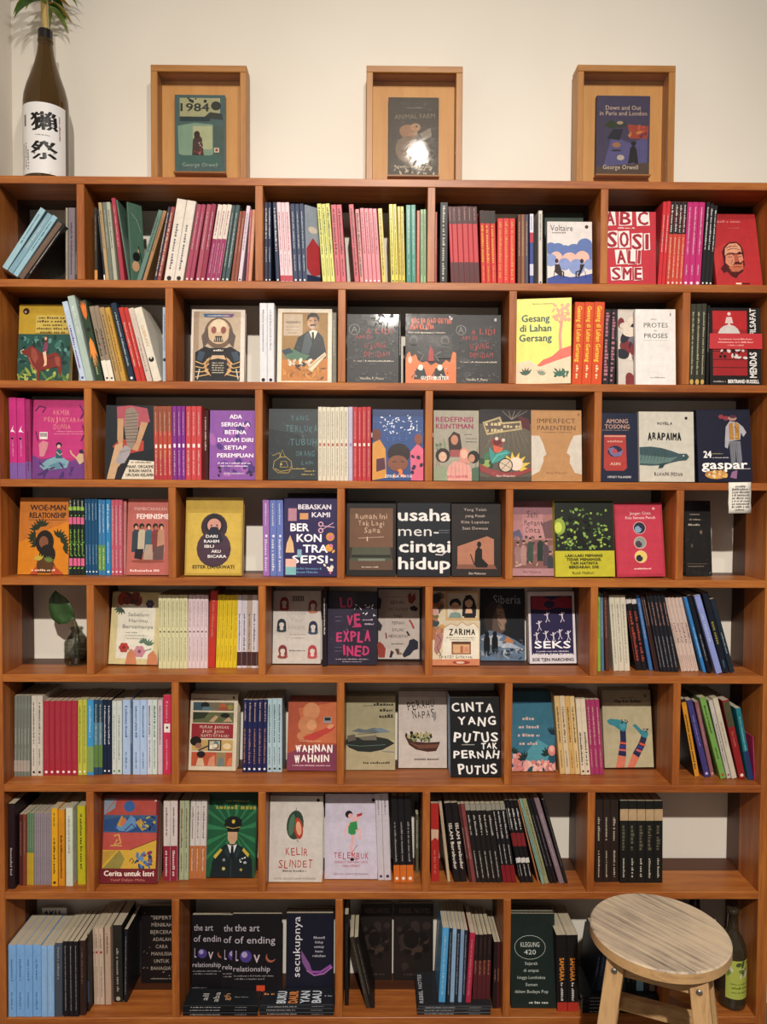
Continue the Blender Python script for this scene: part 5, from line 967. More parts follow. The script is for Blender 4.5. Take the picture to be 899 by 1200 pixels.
S('cream paperback with bold black title and dark logo', 265, 298, 2, 86, -19, 'd4c4ac', ink='4c3c34', tv=(44, 88), hh=60, logo='5c2c24', yb=343)
S('magenta-brown paperback with cream print', 298, 344, 3, 88, -17, '9c3460', ink='e0b8a8', tv=(10, 60), hh=50, tv2=(66, 90), yb=343)
def a_kaus(p):
    p.r('b0a584', 0, 0, 100, 100); p.r('968c74', 0, 0, 100, 16); p.h('3c342c', 52, 10, 26, 1.8); p.t('241f1c', 'Max Kan Bulkao', 53, 14.5, 54, 4, 1); p.e('5c5444', 89, 8, 3)
    p.p('2c2c54', 34, 51, 46, 50, 46, 64, 44, 86, 28, 84, 34, 66); p.p('34304c', 78, 58, 90, 60, 82, 74, 70, 88, 58, 82, 72, 68)
    for j, c in enumerate(('c8503c', '3c3c88', 'c05c60', '2c2c54')): p.p(c, 33-j*1.1, 67+j*4.4, 45.6-j*.2, 68+j*4.4, 45.4-j*.3, 70.5+j*4.4, 32-j*1.2, 69.5+j*4.4); p.p(c, 74-j*3.6, 68+j*4, 86-j*4.4, 71+j*4, 84-j*4.4, 73.4+j*4, 72-j*3.6, 70.4+j*4)
    p.p('38808c', 8, 40, 14, 37, 30, 38, 44, 41, 49, 42, 48, 50, 42, 54, 34, 52, 24, 47, 12, 44); p.p('4894a0', 34, 44, 46, 44, 46, 50, 36, 51); p.p('38808c', 60, 46, 66, 44, 78, 52, 90, 54, 92, 58, 88, 63, 80, 61, 70, 53); p.sc('1c3440', 8, 3, 38, 39, 50, 43, 1.6); p.sc('1c3440', 6, 5, 82, 51, 92, 55, 1.6)
    p.p('c87058', 28, 84, 44, 86, 40, 100, 22, 100); p.p('c87058', 58, 82, 71, 88, 60, 100, 46, 100)
F('beige cover with two upturned legs in striped socks', 346, 513, 58, 'b8ac88', a_kaus, yb=321, lean=8, dxt=-12, nb=2, th=.013)
cub(4)
S('black and yellow paperback leaning at the divider', 653, 670, 1, 87, -48, '2c2420', bands=[(4, 100, 'c88828')], ink='2c2420', tv=(20, 90), hh=60, yb=350)
S('thick purple-blue paperback leaning left', 679, 708, 1, 92, -62, '443c78', ink='8c84c0', tv=(20, 60), yb=352, logo='c8b8d0')
S('narrow mauve paperback leaning between purple and green', 709, 723, 1, 97, -56, '8c5860', ink='c89ca0', yb=351, logo='d0b0a8')
S('green paperback with black title, leaning left', 735, 763, 1, 83, -72, '6f9a4a', ink='28381c', tv=(10, 44), hh=44, tv2=(62, 76), yb=357, logo='a83c28')
S('white-grey paperback leaning left beside green one', 764, 779, 1, 92, -64, 'b8b0a8', ink='6c6460', tv=(30, 80), yb=356, logo='6c3c38')
S('cream paperback leaning left beside white-grey one', 780, 799, 1, 85, -66, 'c4b8a4', ink='9c8c7c', tv=(30, 60), yb=356)
S('dark red paperback with painted head end', 805, 829, 1, 92, -58, '8c2024', ink='c06858', tv=(40, 60), bands=[(2, 34, '4c4c34')], yb=358, logo='e0d0c0')
S('teal paperback leaning left near the side panel', 837, 856, 1, 118, -44, '20707c', ink='98d0d0', tv=(12, 60), yb=360, bands=[(60, 100, '283c6c')])
S('small pink-red edged paperback at the side panel', 857, 865, 1, 215, -6, 'a82c58', ink='e0a8b8', yb=362)

# ================================================================ SEVENTH ROW
row(6); frame(0, 910, 2.997); cub(0)
S('thick dark maroon book at the side panel', 27, 52, 1, 96, 0, '2c1820', ink='b8a8a0', tv=(52, 84), hh=44, yb=396, name='hardcover_book')
S('dark red paperback in the shade behind maroon one', 66, 92, 2, 134, 0, ['5c2824', '7c3c2c'], ink='a88070', yb=384)
S('green-topped paperback with yellow foot', 93, 119, 3, 130, 0, '5c7c5c', bands=[(55, 100, 'b8982c')], ink='a8b898', tv=(8, 48), yb=382)
S('thin grey-lilac paperback with pale print', 119, 179, 8, 130, 0, '8c8088', ink='c0b4bc', tv=(8, 60), hh=36, tv2=(76, 94), yb=382, jit=.05)
S('bright yellow-orange paperback with black title', 180, 203, 1, 114, -1, 'd8a020', ink='3c2c10', tv=(38, 84), hh=44, tv2=(6, 24), yb=386, logo='4c3410')
S('golden orange paperback with red-brown title', 205, 228, 1, 117, -2, 'c88420', ink='5c2c10', tv=(34, 90), hh=44, yb=385, d=None)
S('blank white paperback between orange and lime', 231, 256, 1, 112, -1, 'c8ccbc', ink='b0b4a4', yb=386)
S('lime yellow paperback with green print at the divider', 272, 301, 1, 104, -2, 'b4ac20', ink='5c6010', tv=(10, 80), hh=44, yb=381)
cub(1)
def a_cerita(p):
    p.r('6c2428', 0, 0, 100, 100); p.r('a84840', 3, 3, 94, 22); p.p('7c8c98', 3, 3, 24, 3, 22, 14, 3, 22); p.l('b84838', 1.4, 6, 18, 22, 5); p.e('345c94', 47, 12, 9.6); p.r('3c5878', 3, 22, 96, 42)
    p.p('2c4c80', 4, 28, 30, 24, 60, 26, 94, 28, 94, 40, 50, 42, 4, 40); p.p('5c84b0', 24, 36, 44, 28, 50, 22, 58, 26, 60, 36, 44, 41, 30, 40); p.p('b08840', 26, 34, 34, 22, 38, 26, 34, 36); p.p('b08840', 58, 30, 68, 26, 78, 38, 70, 40); p.e('b86848', 37, 30, 4, 8, 30); p.l('241c28', 1.4, 40, 40, 52, 32, 60, 38); p.sc(['b0a040', '34609c', '20305c'], 14, 8, 64, 24, 94, 40, 4, .6)
    p.p('b04c44', 3, 42, 96, 42, 96, 50, 50, 62, 3, 62); p.l('c89858', 3, 22, 46, 30, 44, 34, 54, 22, 56, 28, 50); p.l('c89858', 2, 16, 57, 36, 57); p.p('c8a03c', 50, 62, 96, 50, 96, 84, 3, 84, 3, 62); p.p('8c8040', 3, 84, 32, 62, 42, 72, 34, 84); p.p('b08c38', 3, 64, 28, 62, 3, 80); p.l('5c3c28', 1, 50, 62, 96, 50); p.l('241c20', 1.6, 50, 75, 54, 71, 58, 75, 54, 77)
    p.sc(['28406c', '4c70a0', '7c3858', '5c84b0'], 22, 5, 60, 63, 92, 82, 5, .6); p.r('74242c', 0, 83, 100, 100); p.t('f0e0d4', 'Cerita untuk Istri', 50, 88.5, 86, 5.8, 1); p.t('c88070', 'Yusuf Dalipin Mitha', 48, 95.8, 60, 2.8); p.r('c8c0b8', 91, 4, 95, 6)
F('red and blue painted cover with cream title below', 350, 553, 72, '7c2c2c', a_cerita, yb=379, lean=6, dxt=5, nb=1, th=.018)
S('white paperback with maroon lower half, white title', 573, 623, 2, 87, 1, 'ccc0bc', bands=[(56, 100, '8c2438')], ink='7c5058', tv=(8, 44), ink2='f0dcd8', tv2=(62, 94), hh2=50, yb=368, side='8c2438')
S('sage green paperback with red-brown print', 628, 662, 2, 86, 3, 'a0a888', ink='7c3c30', tv=(10, 60), hh=50, tv2=(66, 90), yb=364)
S('white paperback with orange lower band', 664, 722, 3, 84, 6, 'c8c0bc', bands=[(58, 100, 'b06838')], ink='7c6060', tv=(8, 50), ink2='f0e0d0', tv2=(62, 90), yb=360)
def a_off(p):
    p.r('1c5638', 0, 0, 100, 100); p.r('143c2c', 0, 0, 100, 12)
    for i in range(16):
        a = i*.3927+.1; x, y = 50+70*cos(a), 50+48*sin(a); q = (min(max(x, 0), 100), min(max(y, 14), 100)); p.p('2c7048', 54, 46, q[0], q[1], min(max(50+70*cos(a+.13), 0), 100), min(max(50+48*sin(a+.13), 14), 100))
    p.h('8c9858', 60, 12, 50, 2); p.h('98903c', 58, 19, 84, 6, 7); p.p('18262a', 8, 100, 12, 82, 22, 70, 38, 62, 62, 62, 82, 68, 94, 80, 96, 100); p.p('b89474', 42, 46, 62, 46, 62, 56, 56, 62, 48, 62, 42, 56); p.p('16201e', 34, 41, 36, 34, 46, 30, 60, 30, 70, 34, 71, 41, 64, 45, 42, 45); p.p('0e1414', 40, 44, 66, 44, 64, 48, 42, 48); p.l('a88c44', 1.6, 38, 42, 52, 44, 68, 42); p.e('c8a848', 53, 36, 3.4, 4)
    p.p('c8ccc8', 42, 62, 52, 64, 62, 62, 56, 72, 48, 72); p.p('18202c', 50, 64, 55, 64, 56, 76, 52, 78, 49, 76); p.p('b8a040', 14, 76, 28, 67, 32, 69, 18, 79); p.p('b8a040', 76, 66, 88, 73, 86, 77, 73, 69); p.sc(['e0e4dc', 'c8d0d0', '98a8b0'], 9, 4, 66, 77, 82, 84, 2.6, .8); p.e('788888', 36, 80, 3); p.e('b8a868', 36, 90, 3.4); p.e('98884c', 72, 91, 3); p.l('34484c', 1, 51, 78, 51, 100); p.p('24363a', 40, 64, 48, 74, 46, 80, 36, 70); p.p('24363a', 66, 64, 58, 74, 60, 80, 70, 70)
F('green cover with a uniformed officer in peaked cap', 723, 893, 54, '1f5c3c', a_off, yb=360, lean=8, dxt=12, th=.02, wrap=0)
frame(290, 910, 2.9); cub(2)
def a_kelir(p):
    p.r('c8c0b8', 0, 0, 100, 100); p.e('34483c', 48, 34, 16, 27, 6); p.e('a83c2c', 54, 38, 9, 20, -8); p.e('d8a080', 55, 38, 5, 13, -8); p.e('4c6c54', 42, 34, 6, 20, 8); p.l('2c3c30', 1, 50, 14, 46, 40, 54, 54)
    p.hand('a8342c', 'KELIR', 52, 65, 44, 9, 0, 3); p.hand('a8342c', 'SLINDET', 50, 79, 66, 9.4, 0, 5); p.h('5c4c48', 48, 87, 44, 2.4); p.t('6c6460', 'NOVEL KEDUNG DARMA ROMANSHA', 50, 96, 78, 2.2); p.e('28242c', 91, 5, 3)
F('white cover with a green and red painted fruit', 67, 253, 68, 'c8c0b8', a_kelir, yb=361, lean=6, dxt=4, nb=3, th=.011)
def a_tel(p):
    p.r('c4bccc', 0, 0, 100, 100); p.e('28202c', 45, 24, 7, 7); p.e('e0a8a8', 48, 26, 4.4, 5); p.p('e0a8a8', 50, 30, 66, 22, 68, 26, 56, 36); p.p('34884c', 44, 34, 60, 32, 62, 42, 54, 50, 44, 46); p.l('e0a8a8', 3.4, 46, 34, 38, 44, 40, 50); p.l('e0a8a8', 4.4, 54, 48, 50, 62, 52, 74); p.l('e0a8a8', 4, 58, 44, 66, 40, 66, 54); p.l('a83c3c', 1, 62, 60, 50, 70, 60, 78); p.e('28202c', 52, 77, 4, 3); p.p('a83038', 60, 24, 70, 22, 70, 25, 60, 27)
    p.hand('a83040', 'TELEMBUK', 50, 72.5, 68, 7.6, 0, 4); p.t('a83040', 'DANGDUT DAN KISAH CINTA', 50, 80, 62, 2.8); p.t('a83040', 'YANG KEPARAT', 50, 84.5, 34, 2.8); p.t('7c6470', 'KEDUNG DARMA ROMANSHA', 50, 94, 66, 2.4); p.e('28242c', 91, 7, 3); p.r('c4bccc', 0, 68, 0.1, 68.1)
F('white cover with a dancing woman in green', 262, 442, 62, 'c4bccc', a_tel, yb=351, lean=5, dxt=2, nb=1, th=.016)
S('thin white paperback with small foot logo, leaning', 444, 489, 2, 60, -10, 'c4bcc4', ink='8c8490', logo='4c3c64', tv=(8, 24), yb=354)
S('black paperback with orange foot', 498, 566, 3, 68, -10, '201e22', bands=[(80, 100, 'c86828')], ink='a8a0a0', tv=(30, 76), hh=40, yb=361, logo='e8dcd0')
S('olive-grey paperback deep beside the divider', 572, 582, 1, 130, 0, '5c5844', d=.09)
cub(3)
S('red paperback with torn white patch', 625, 653, 1, 92, -2, 'a82824', ink='d87868', tv=(60, 90), yb=357, fn=lambda p: p.p('c8a890', 4, 33, 96, 34, 90, 47, 50, 44, 6, 48))
S('thin cream paperback leaning beside red one', 677, 691, 1, 90, -30, 'b8a488', ink='8c7860', yb=359)
S('black paperback with large white title, leaning', 703, 748, 2, 92, -34, '221c1e', ink='e0d4c8', txt='ISLAM Borobudur', tv=(26, 84), hh=56, bold=1, yb=360)
S('dark brown-red paperback leaning left', 750, 778, 2, 95, -40, ['4c2c2c', '7c3c3c'], ink='b89890', tv=(30, 70), yb=361)
frame(590, 910, 2.909)
S('black paperback with grey head and fine white print', -92, -2, 5, 96, -40, '24201f', bands=[(0, 8, '8c887c')], ink='c8c4bc', tv=(14, 40), hh=50, tv2=(60, 94), yb=363)
S('black paperback with dark red foot', -2, 46, 3, 94, -42, '201e22', bands=[(0, 8, '8c887c'), (78, 100, '7c1c24')], ink='d8d0cc', tv=(10, 44), hh=50, tv2=(52, 76), yb=363)
S('black paperback with white blocks and red band', 46, 104, 4, 82, -56, '1f1c20', bands=[(40, 56, '7c2428'), (70, 76, 'c8c4c0')], ink='e0dcd8', tv=(10, 36), hh=60, tv2=(78, 92), yb=363)
S('orange-tan paperback leaning left with cream print', 105, 124, 1, 84, -70, 'a86c44', ink='e0d0b0', tv=(20, 60), yb=364)
S('sage paperback leaning left, between tan and black', 126, 157, 2, 80, -78, ['7c9c8c', '8c8c68'], ink='3c4c44', tv=(10, 90), yb=368)
S('black paperback leaning left beside sage ones', 160, 186, 2, 78, -82, '221e22', ink='7c7478', tv=(20, 80), yb=366)
S('mauve-grey paperback leaning left', 188, 210, 1, 74, -88, '7c6870', ink='b8a8b0', tv=(20, 80), yb=368)
S('outermost dark paperback leaning left, cracked spine', 211, 222, 1, 80, -80, '2c2826', ink='6c6460', tv=(20, 80), yb=366)
cub(4)
S('dark brown paperback with pale script', 313, 394, 3, 78, 0, '32241f', ink='c8bca8', tv=(22, 50), hh=40, tv2=(62, 94), yb=361)
S('black paperback with broad beige band', 397, 544, 5, 84, 1, '20201e', bands=[(10, 24, 'b09470')], ink='6c6450', tv=(30, 60), hh=60, tv2=(70, 94), ink2='c8c0b0', hh2=36, yb=364, jit=.02)

# ================================================================ BOTTOM ROW
row(7); frame(0, 1040, 2.997); cub(0)
S('light blue paperback with wrapped glossy spine', 29, 144, 4, 203, -1, '78a8dc', ink='5080b8', tv=(20, 50), hh=34, tv2=(66, 90), yb=458, wrap=1, jit=.04)
S('lighter blue paperback in creased wrap', 145, 190, 2, 206, -1, '88b0dc', ink='c8dcf0', tv=(8, 92), hh=30, yb=464, wrap=1)
S('slate grey paperback beside blue ones', 192, 219, 1, 196, 0, '48505c', ink='98a0a8', tv=(6, 50), yb=466)
S('black paperback with fine white print down the spine', 221, 277, 3, 191, -3, '201e22', ink='b0a8a8', tv=(6, 92), hh=26, yb=467, wrap=1)
S('brown-black paperback beside the black ones', 279, 301, 1, 187, -2, '3c2824', ink='7c6458', yb=448)
S('dark paperback with blue foot stripe', 302, 314, 1, 166, -3, '2c2826', bands=[(60, 88, '3c4c64')], ink='6c6864', yb=436)
S('cream-pink paperback with small red marks', 320, 367, 3, 145, -6, 'c4ac98', ink='8c7464', tv=(8, 26), hh=50, tv2=(50, 90), bands=[(30, 33, 'a03028')], yb=411)
S('cream-brown paperback at the end of the pink run', 370, 391, 1, 141, -4, 'b89c88', ink='8c3c34', tv=(8, 34), yb=411)
S('thick dark olive book with pale script title', 400, 432, 1, 134, -4, '2c2a26', ink='a8a498', tv=(30, 86), hh=40, yb=402, logo='a8a498', name='hardcover_book')
S('black striped paperback turned beside the olive book', 434, 447, 1, 148, 2, '1e2028', ink='8c8c94', tv=(10, 90), yb=403)
F('white rounded notebook standing behind the blue books', 150, 236, 72, 'c0bcb8', lambda p: (p.r('c0bcb8', 0, 0, 100, 100), p.t('2c2828', 'AKU', 40, 8, 66, 8, 1)), d=.143, lean=0, th=.006)
def a_seperti(p):
    p.r('1c1618', 0, 0, 100, 100); p.T('a89c90', ['"SEPERTI', 'MENIKAH', 'BERCERAI', 'ADALAH', 'CARA', 'MANUSIA', 'UNTUK', 'BAHAGIA"'], 62, 15, 60, 4.6, 9.4, 0, [66, 62, 68, 54, 36, 62, 46, 64]); p.sc('c8b8a8', 18, 3, 4, 8, 96, 92, 1.1); p.h('8c8078', 60, 94, 60, 2)
F('black cover with pale centred quotation on the back', 495, 612, 66, '1c1618', a_seperti, d=.128, lean=2, th=.012)
frame(200, 1040, 2.997); cub(1)
def a_ending(p):
    p.r('1a161c', 0, 0, 100, 100); p.t('b8b0b8', 'the art', 30, 16, 50, 8); p.t('b8b0b8', 'of ending', 46, 30, 82, 8); p.t('c0b0c8', 'L', 10, 48, 5, 12); p.e('4c3c84', 28, 49, 12); p.e('9c90b8', 25, 47, 6); p.t('c0b0b8', 'v', 50, 49, 13, 14); p.e('a05c48', 78, 50, 10); p.e('1a161c', 80, 48, 9.5)
    p.t('b8b0b8', 'relationship', 40, 63, 74, 6); p.h('8c8488', 44, 71, 80, 1.8); p.h('8c8488', 36, 74.5, 60, 1.8); p.h('7c7478', 22, 92, 38, 1.8)
def st(p): a_ending(p); p.r('c84828', 50, 82, 67, 89)
# flat stacks under the upright covers
def flat_stack(desc, x0, x1, n, yb, th, dep, cols, art=None, d=.006, grp='', z0=None, rz=0):
    zf = Z.zf if z0 is None else z0; g = random.Random(x0)
    for i in range(n):
        dx = g.uniform(-.002, .002); lo_, hi_ = bounds(); a = max(lo_+.003, X_at(gx(x0), d, zf)+dx); b = min(hi_-.003, X_at(gx(x1), d, zf)+dx)
        root = empty('flat_book', (a, d+g.uniform(0, .003), zf+.0005+i*(th+.0004)), (0, 0, R(g.uniform(-.7, .7)+rz)))
        wd, hh = dep, b-a
        # spine towards -y, lying on its back cover
        book_parts_flat(root, th, wd, hh, cols[i % len(cols)])
        if i == n-1 and art:
            p = Print(hh, wd); art(p); o = p.build('cover_print', root, M_cover)
            o.matrix_parent_inverse = Matrix(); o.rotation_euler = (R(-90), 0, 0); o.location = (0, 0, th*.985)
        p = Print(hh, th*.98); p.h('a8a8ac', 30, 50, 40, 36, i+x0); p.h('8c8c94', 78, 50, 16, 30, i+x0); p.build('spine_print', root, M_cover)
        root['category'] = 'book'; root['group'] = 'books lying flat in the bottom row'
        add_label(root, desc+', %s from its foot, ' % ORD[i]+where())
def book_parts_flat(root, t, wd, h, col):
    c = .0006; k = .0008
    out = [(0, wd), (0, k), (k, 0), (t-k, 0), (t, k), (t, wd)]; inn = [(t-c, wd), (t-c, c*1.2), (c, c*1.2), (c, wd)]
    P = out+inn; n = len(P); tr = lambda a, b, z: (z, b, a)
    V = [tr(a, b, 0) for a, b in P]+[tr(a, b, h) for a, b in P]; Fc = [(i, (i+1) % n, n+(i+1) % n, n+i) for i in range(n)]
    caps = [(0, 1, 8, 9), (1, 2, 8), (2, 3, 7, 8), (3, 4, 7), (4, 5, 6, 7)]; Fc += [q[::-1] for q in caps]+[tuple(i+n for i in q) for q in caps]
    fixn(mesh('cover', V, Fc, M_wrap if t < .008 else M_cover, root, [hx(col)]*len(Fc)))
    V, Fc = box(c, t-c, c*1.3, wd-.0008, .0005, h-.0005); fixn(mesh('pages', [tr(*v) for v in V], Fc, M_page, root))
def a_flatl(p):
    p.r('1c2024', 0, 0, 100, 100); p.t('c8c4c0', 'all', 26, 50, 40, 8, 0, -90); p.t('c8c4c0', 'aba', 41, 50, 56, 8, 0, -90); p.t('c89060', 'gh', 55, 50, 40, 8, 0, -90); p.h('7c7c7c', 76, 50, 20, 8)
def a_flatr(p):
    p.r('20242c', 0, 0, 100, 100); p.h('d08848', 10, 34, 14, 14); p.t('c8d0d8', 'BUKU', 28, 55, 70, 12, 1, -90); p.t('d08040', 'DAUR', 44, 55, 70, 12, 1, -90); p.t('c8d0d8', 'YAN', 60, 55, 70, 12, 1, -90); p.t('c8d0d8', 'BAU', 76, 55, 70, 12, 1, -90); p.h('9098a0', 92, 50, 10, 10)
flat_stack('black book lying in the wide flat stack', 42, 304, 3, 445, .0085, .062, ['18181c', '1c1c22', '1a1a1e'], a_flatl)
flat_stack('dark blue-black book lying beside the divider', 312, 572, 3, 445, .0085, .062, ['22242a', '1c1e24', '262830'], a_flatr, d=.006)
zs = Z.zf+3*.0089
F('black cover with thin lower-case title and violet circle', 72, 206, 98, '1a161c', a_ending, d=.085, lean=4, z0=Z.zf, th=.012)
F('second black cover with same title, overlapping the first', 176, 330, 98, '1a161c', a_ending, d=.0715, lean=4, z0=Z.zf, th=.008)
F('black cover with same title and orange price sticker', 214, 388, 94, '1a161c', st, d=.0695+.0015-.013, lean=4, z0=zs-.0267, th=.008)
def a_secuk(p):
    p.r('1c1c30', 0, 0, 100, 100); p.t('e0dce4', 'secukupnya', 22, 40, 72, 15, 0, -90); p.T('c8c4d0', ['filosofi', 'hidup', 'santuy', 'kaum', 'rebahan'], 70, 29, 22, 3, 5.4, 0, [24, 17, 21, 16, 27]); p.l('8c4c9c', 5, 34, 50, 42, 62, 56, 70, 74, 70, 96, 62); p.l('a868a8', 3, 44, 68, 60, 74, 80, 72, 98, 64); p.p('7c5088', 32, 44, 50, 60, 56, 70, 44, 68, 34, 58)
F('dark cover with vertical white title and purple shape', 404, 570, 92, '1c1c30', a_secuk, d=.072, lean=4, nb=2, z0=Z.zf, th=.010)
frame(390, 1040, 2.997); cub(2)
def a_rebel(p):
    p.r('28201e', 0, 0, 100, 100); p.t('5c4c48', 'REBEL NOTES', 52, 9, 78, 6, 1); p.sc(['3c302c', '483830', '1c1614'], 30, 7, 14, 24, 86, 84, 12, .8); p.e('1c1614', 44, 46, 20, 24); p.h('4c403c', 50, 92, 50, 3)
F('faded brown-black notebook cover, first on the back wall', 98, 208, 58, '28201e', a_rebel, d=.140, lean=1, th=.01)
F('faded brown-black notebook cover, second on the back wall', 214, 352, 58, '28201e', a_rebel, d=.138, lean=1, th=.01)
S('thin black paperback against the divider', 42, 56, 1, 96, 0, '1c1a18', ink='4c4440', yb=416)
S('brown-black paperback leaning on the divider', 118, 149, 2, 178, -58, ['3c342c', '201c1a'], ink='6c6458', tv=(10, 80), d=.03, dep=.10)
flat_stack('black notebook lying flat under standing blue books', 298, 556, 3, 447, .0075, .135, ['2c2c30', '242428', '303034'], lambda p: (p.r('2a2a2e', 0, 0, 100, 100), p.t('a8a8ac', 'REBEL NOTES', 5, 52, 80, 5, 1, -90)), d=.006)
zz = Z.zf+3*.0079
S('bright blue paperback standing on the flat notebooks', 372, 396, 1, 142, 14, '4c98cc', ink='a8d8f0', tv=(10, 90), d=.02, z0=zz, dep=.12, wrap=1)
S('black and blue paperback on flat notebooks', 398, 466, 5, 144, 10, ['2c3038', '88a8c8', '282c38', '7c98b8', '2c2c3c'], ink='98a8c0', tv=(6, 90), d=.02, z0=zz, dep=.12, yt2=152)
S('crimson paperback among dark ones on the flat notebooks', 467, 486, 1, 160, 16, 'a82c44', ink='e08c98', tv=(10, 90), d=.018, z0=zz, dep=.12)
S('maroon-brown paperback with brick lower half', 490, 552, 4, 166, 8, '30201e', bands=[(40, 100, '5c2428')], ink='a87858', tv=(40, 62), hh=50, tv2=(6, 30), ink2='5c4440', d=.03, z0=zz, dep=.115)
S('dark maroon paperback between the stack and divider', 561, 588, 2, 192, 6, ['2c1c1c', '4c2024'], ink='a8785c', tv=(40, 60), d=.03)
frame(590, 1020, 2.909); cub(3)
def a_kleg(p):
    p.r('1f2c28', 0, 0, 100, 100); p.e('a8b0a8', 44, 36, 35, 25.5); p.e('1f2c28', 44, 36, 34, 24.5); p.t('c8ccc4', 'KLEGUNG', 44, 33, 42, 5); p.t('c8ccc4', '420', 44, 41, 26, 5); p.T('b8c0b8', ['Sejarah', 'di empat', 'hingga Lonthekna', 'Sunan', 'dalam Budaya Pop'], 46, 53, 40, 3.2, 7.4, 0, [28, 34, 62, 26, 74]); p.h('b8c0b8', 62, 94, 44, 3)
F('dark green cover with white hand-drawn oval', 26, 180, 150, '1f2c28', a_kleg, d=.03, lean=9, nb=4, th=.008, dxt=4)
S('black paperback with orange title and red foot', 184, 258, 2, 222, -3, '201c1c', bands=[(88, 100, 'a83024')], ink='d88838', tv=(30, 60), hh=52, bold=1, txt='SAMSARA', tv2=(62, 86), ink2='e0d8d0', d=.018)
flat_stack('black flat book behind the stool', 268, 532, 5, 470, .0085, .12, ['1c2024', '22262c', '1a1c20', '262a30', '202428'], None, d=.012)
zz = Z.zf+5*.0089
S('dark navy paperback leaning behind the stool', 302, 334, 2, 248, 26, ['1c2434', '2c3c54'], ink='7c8ca8', tv=(30, 70), d=.03, z0=zz, dep=.11)
S('white-spined paperback leaning behind the stool', 336, 350, 1, 268, 22, 'a8bcd0', ink='6c7c8c', d=.03, z0=zz, dep=.11)
S('dark paperback half hidden by the stool legs', 355, 452, 6, 262, 4, ['22262c', '2c3038', '1c2028', '303848', '24282c', '202430'], ink='7c8490', tv=(30, 80), d=.03, z0=zz, dep=.11)
S('silver-blue paperback behind the stool apron', 454, 480, 1, 265, 2, '88b8cc', ink='e0f0f8', d=.03, z0=zz, dep=.11)
S('grey-brown paperback behind the stool apron', 482, 518, 2, 265, 2, ['3c3c40', '8c8078'], ink='a8a0a0', d=.03, z0=zz, dep=.11)
S('magenta paperback at the end of the stack', 522, 541, 1, 268, 1, 'a82c74', ink='e090c0', d=.03, z0=zz, dep=.11)

# ================================================================ things on and around the shelf
TOPZ = ZB[0]+TH/2
# ---- shadow-box frames
def shadow_box(desc, x0, x1, y0, base, art, bx, mat, lean=1.5, wrap=0):
    yf = WALL_Y-.062; a, _ = unproj(x0, 200, yf); b, _ = unproj(x1, 200, yf); zt = unproj((x0+x1)/2, y0, yf)[1]
    W, H, D, t = b-a, zt-TOPZ, .050, .0165
    root = tag(empty('display_frame', (a, yf, TOPZ), (0, 0, 0)), desc, 'display frame', 'wooden display frames on the shelf top')
    for nm, bx_, ax in (('frame_rail', (0, W, 0, D, H-t, H), 0), ('frame_rail', (0, W, 0, D, 0, t), 0), ('frame_stile', (0, t, 0, D, t, H-t), 2), ('frame_stile', (W-t, W, 0, D, t, H-t), 2)):
        V, Fc = box(*bx_, .0012); fixn(mesh(nm, V, Fc, M_frame[ax], root))
    V, Fc = box(t, W-t, D-.006, D-.001, t, H-t); fixn(mesh('backboard', V, Fc, M_backboard, root))
    V, Fc = box(t, W-t, .005, .007, t, H-t); fixn(mesh('glass_pane', V, Fc, M_pane, root))
    u0, u1, v0, v1 = bx                     # book edges, pixels
    yb_ = yf+D-.006-.0155; xa = unproj(u0, 180, yb_)[0]; xb = unproj(u1, 180, yb_)[0]; za = unproj(u0, v1, yb_)[1]; zb = unproj(u0, v0, yb_)[1]
    bk = empty('face_out_book', (xa, yb_-.0005, za)); bk['category'] = 'book'; bk['label'] = base[0]; bk['group'] = 'books mounted in display frames'; SEEN[base[0]] = 1
    book_parts(bk, .014, xb-xa, zb-za, base[1], 1, 0, M_wrap if wrap else M_cover, base[2])
    p = Print(xb-xa, zb-za); art(p); p.build('cover_print', bk, M_wrap if wrap else M_cover)
    V, Fc = box(xa-a-.002, xb-a+.002, D-.03, D-.006, za-TOPZ-.004, za-TOPZ-.0004); fixn(mesh('book_ledge', V, Fc, M_frame[0], root))
def a_1984(p):
    p.r('4c6c70', 0, 0, 100, 100); p.r('b4b890', 10, 4, 90, 30); p.t('2c3c40', '1984', 40, 16, 56, 10, 1); p.e('38403c', 82, 14, 10, 9); p.p('3c4644', 56, 30, 70, 22, 94, 24, 96, 32); p.sc('2c3430', 5, 4, 16, 4, 64, 9, 3); p.r('2c444c', 10, 28, 70, 34); p.p('88ac98', 6, 40, 40, 36, 76, 38, 78, 76, 40, 84, 8, 76); p.r('bcc8a0', 36, 40, 74, 70); p.r('4c6460', 76, 40, 96, 88)
    p.p('50383c', 34, 80, 36, 58, 44, 48, 54, 56, 58, 80); p.e('44302c', 44, 51, 6, 7); p.sc(['b8ac9c', 'a84c40'], 12, 3, 38, 60, 56, 76, 2); p.r('d8d8c8', 78, 68, 88, 74); p.e('a83c34', 83, 71, 3); p.r('44706c', 6, 78, 94, 92); p.t('a8b8b0', 'George Orwell', 50, 90, 70, 5)
def a_farm(p):
    p.r('4c463c', 0, 0, 100, 100); p.t('8c8474', 'ANIMAL FARM', 52, 24, 80, 6, 0, -2); p.h('7c7464', 50, 13, 34, 2.4); p.e('a07858', 40, 44, 18, 14, 15); p.e('7c6c58', 40, 66, 26, 26); p.e('b89070', 54, 38, 10, 8); p.e('2c2820', 56, 37, 2); p.p('8c8478', 62, 46, 84, 38, 86, 50, 70, 54); p.p('6c6454', 64, 56, 80, 56, 78, 86, 66, 86); p.h('b0a890', 50, 88, 70, 3.4, 4); p.sc('c8c0a8', 18, 5, 8, 90, 92, 98, 4, .4)
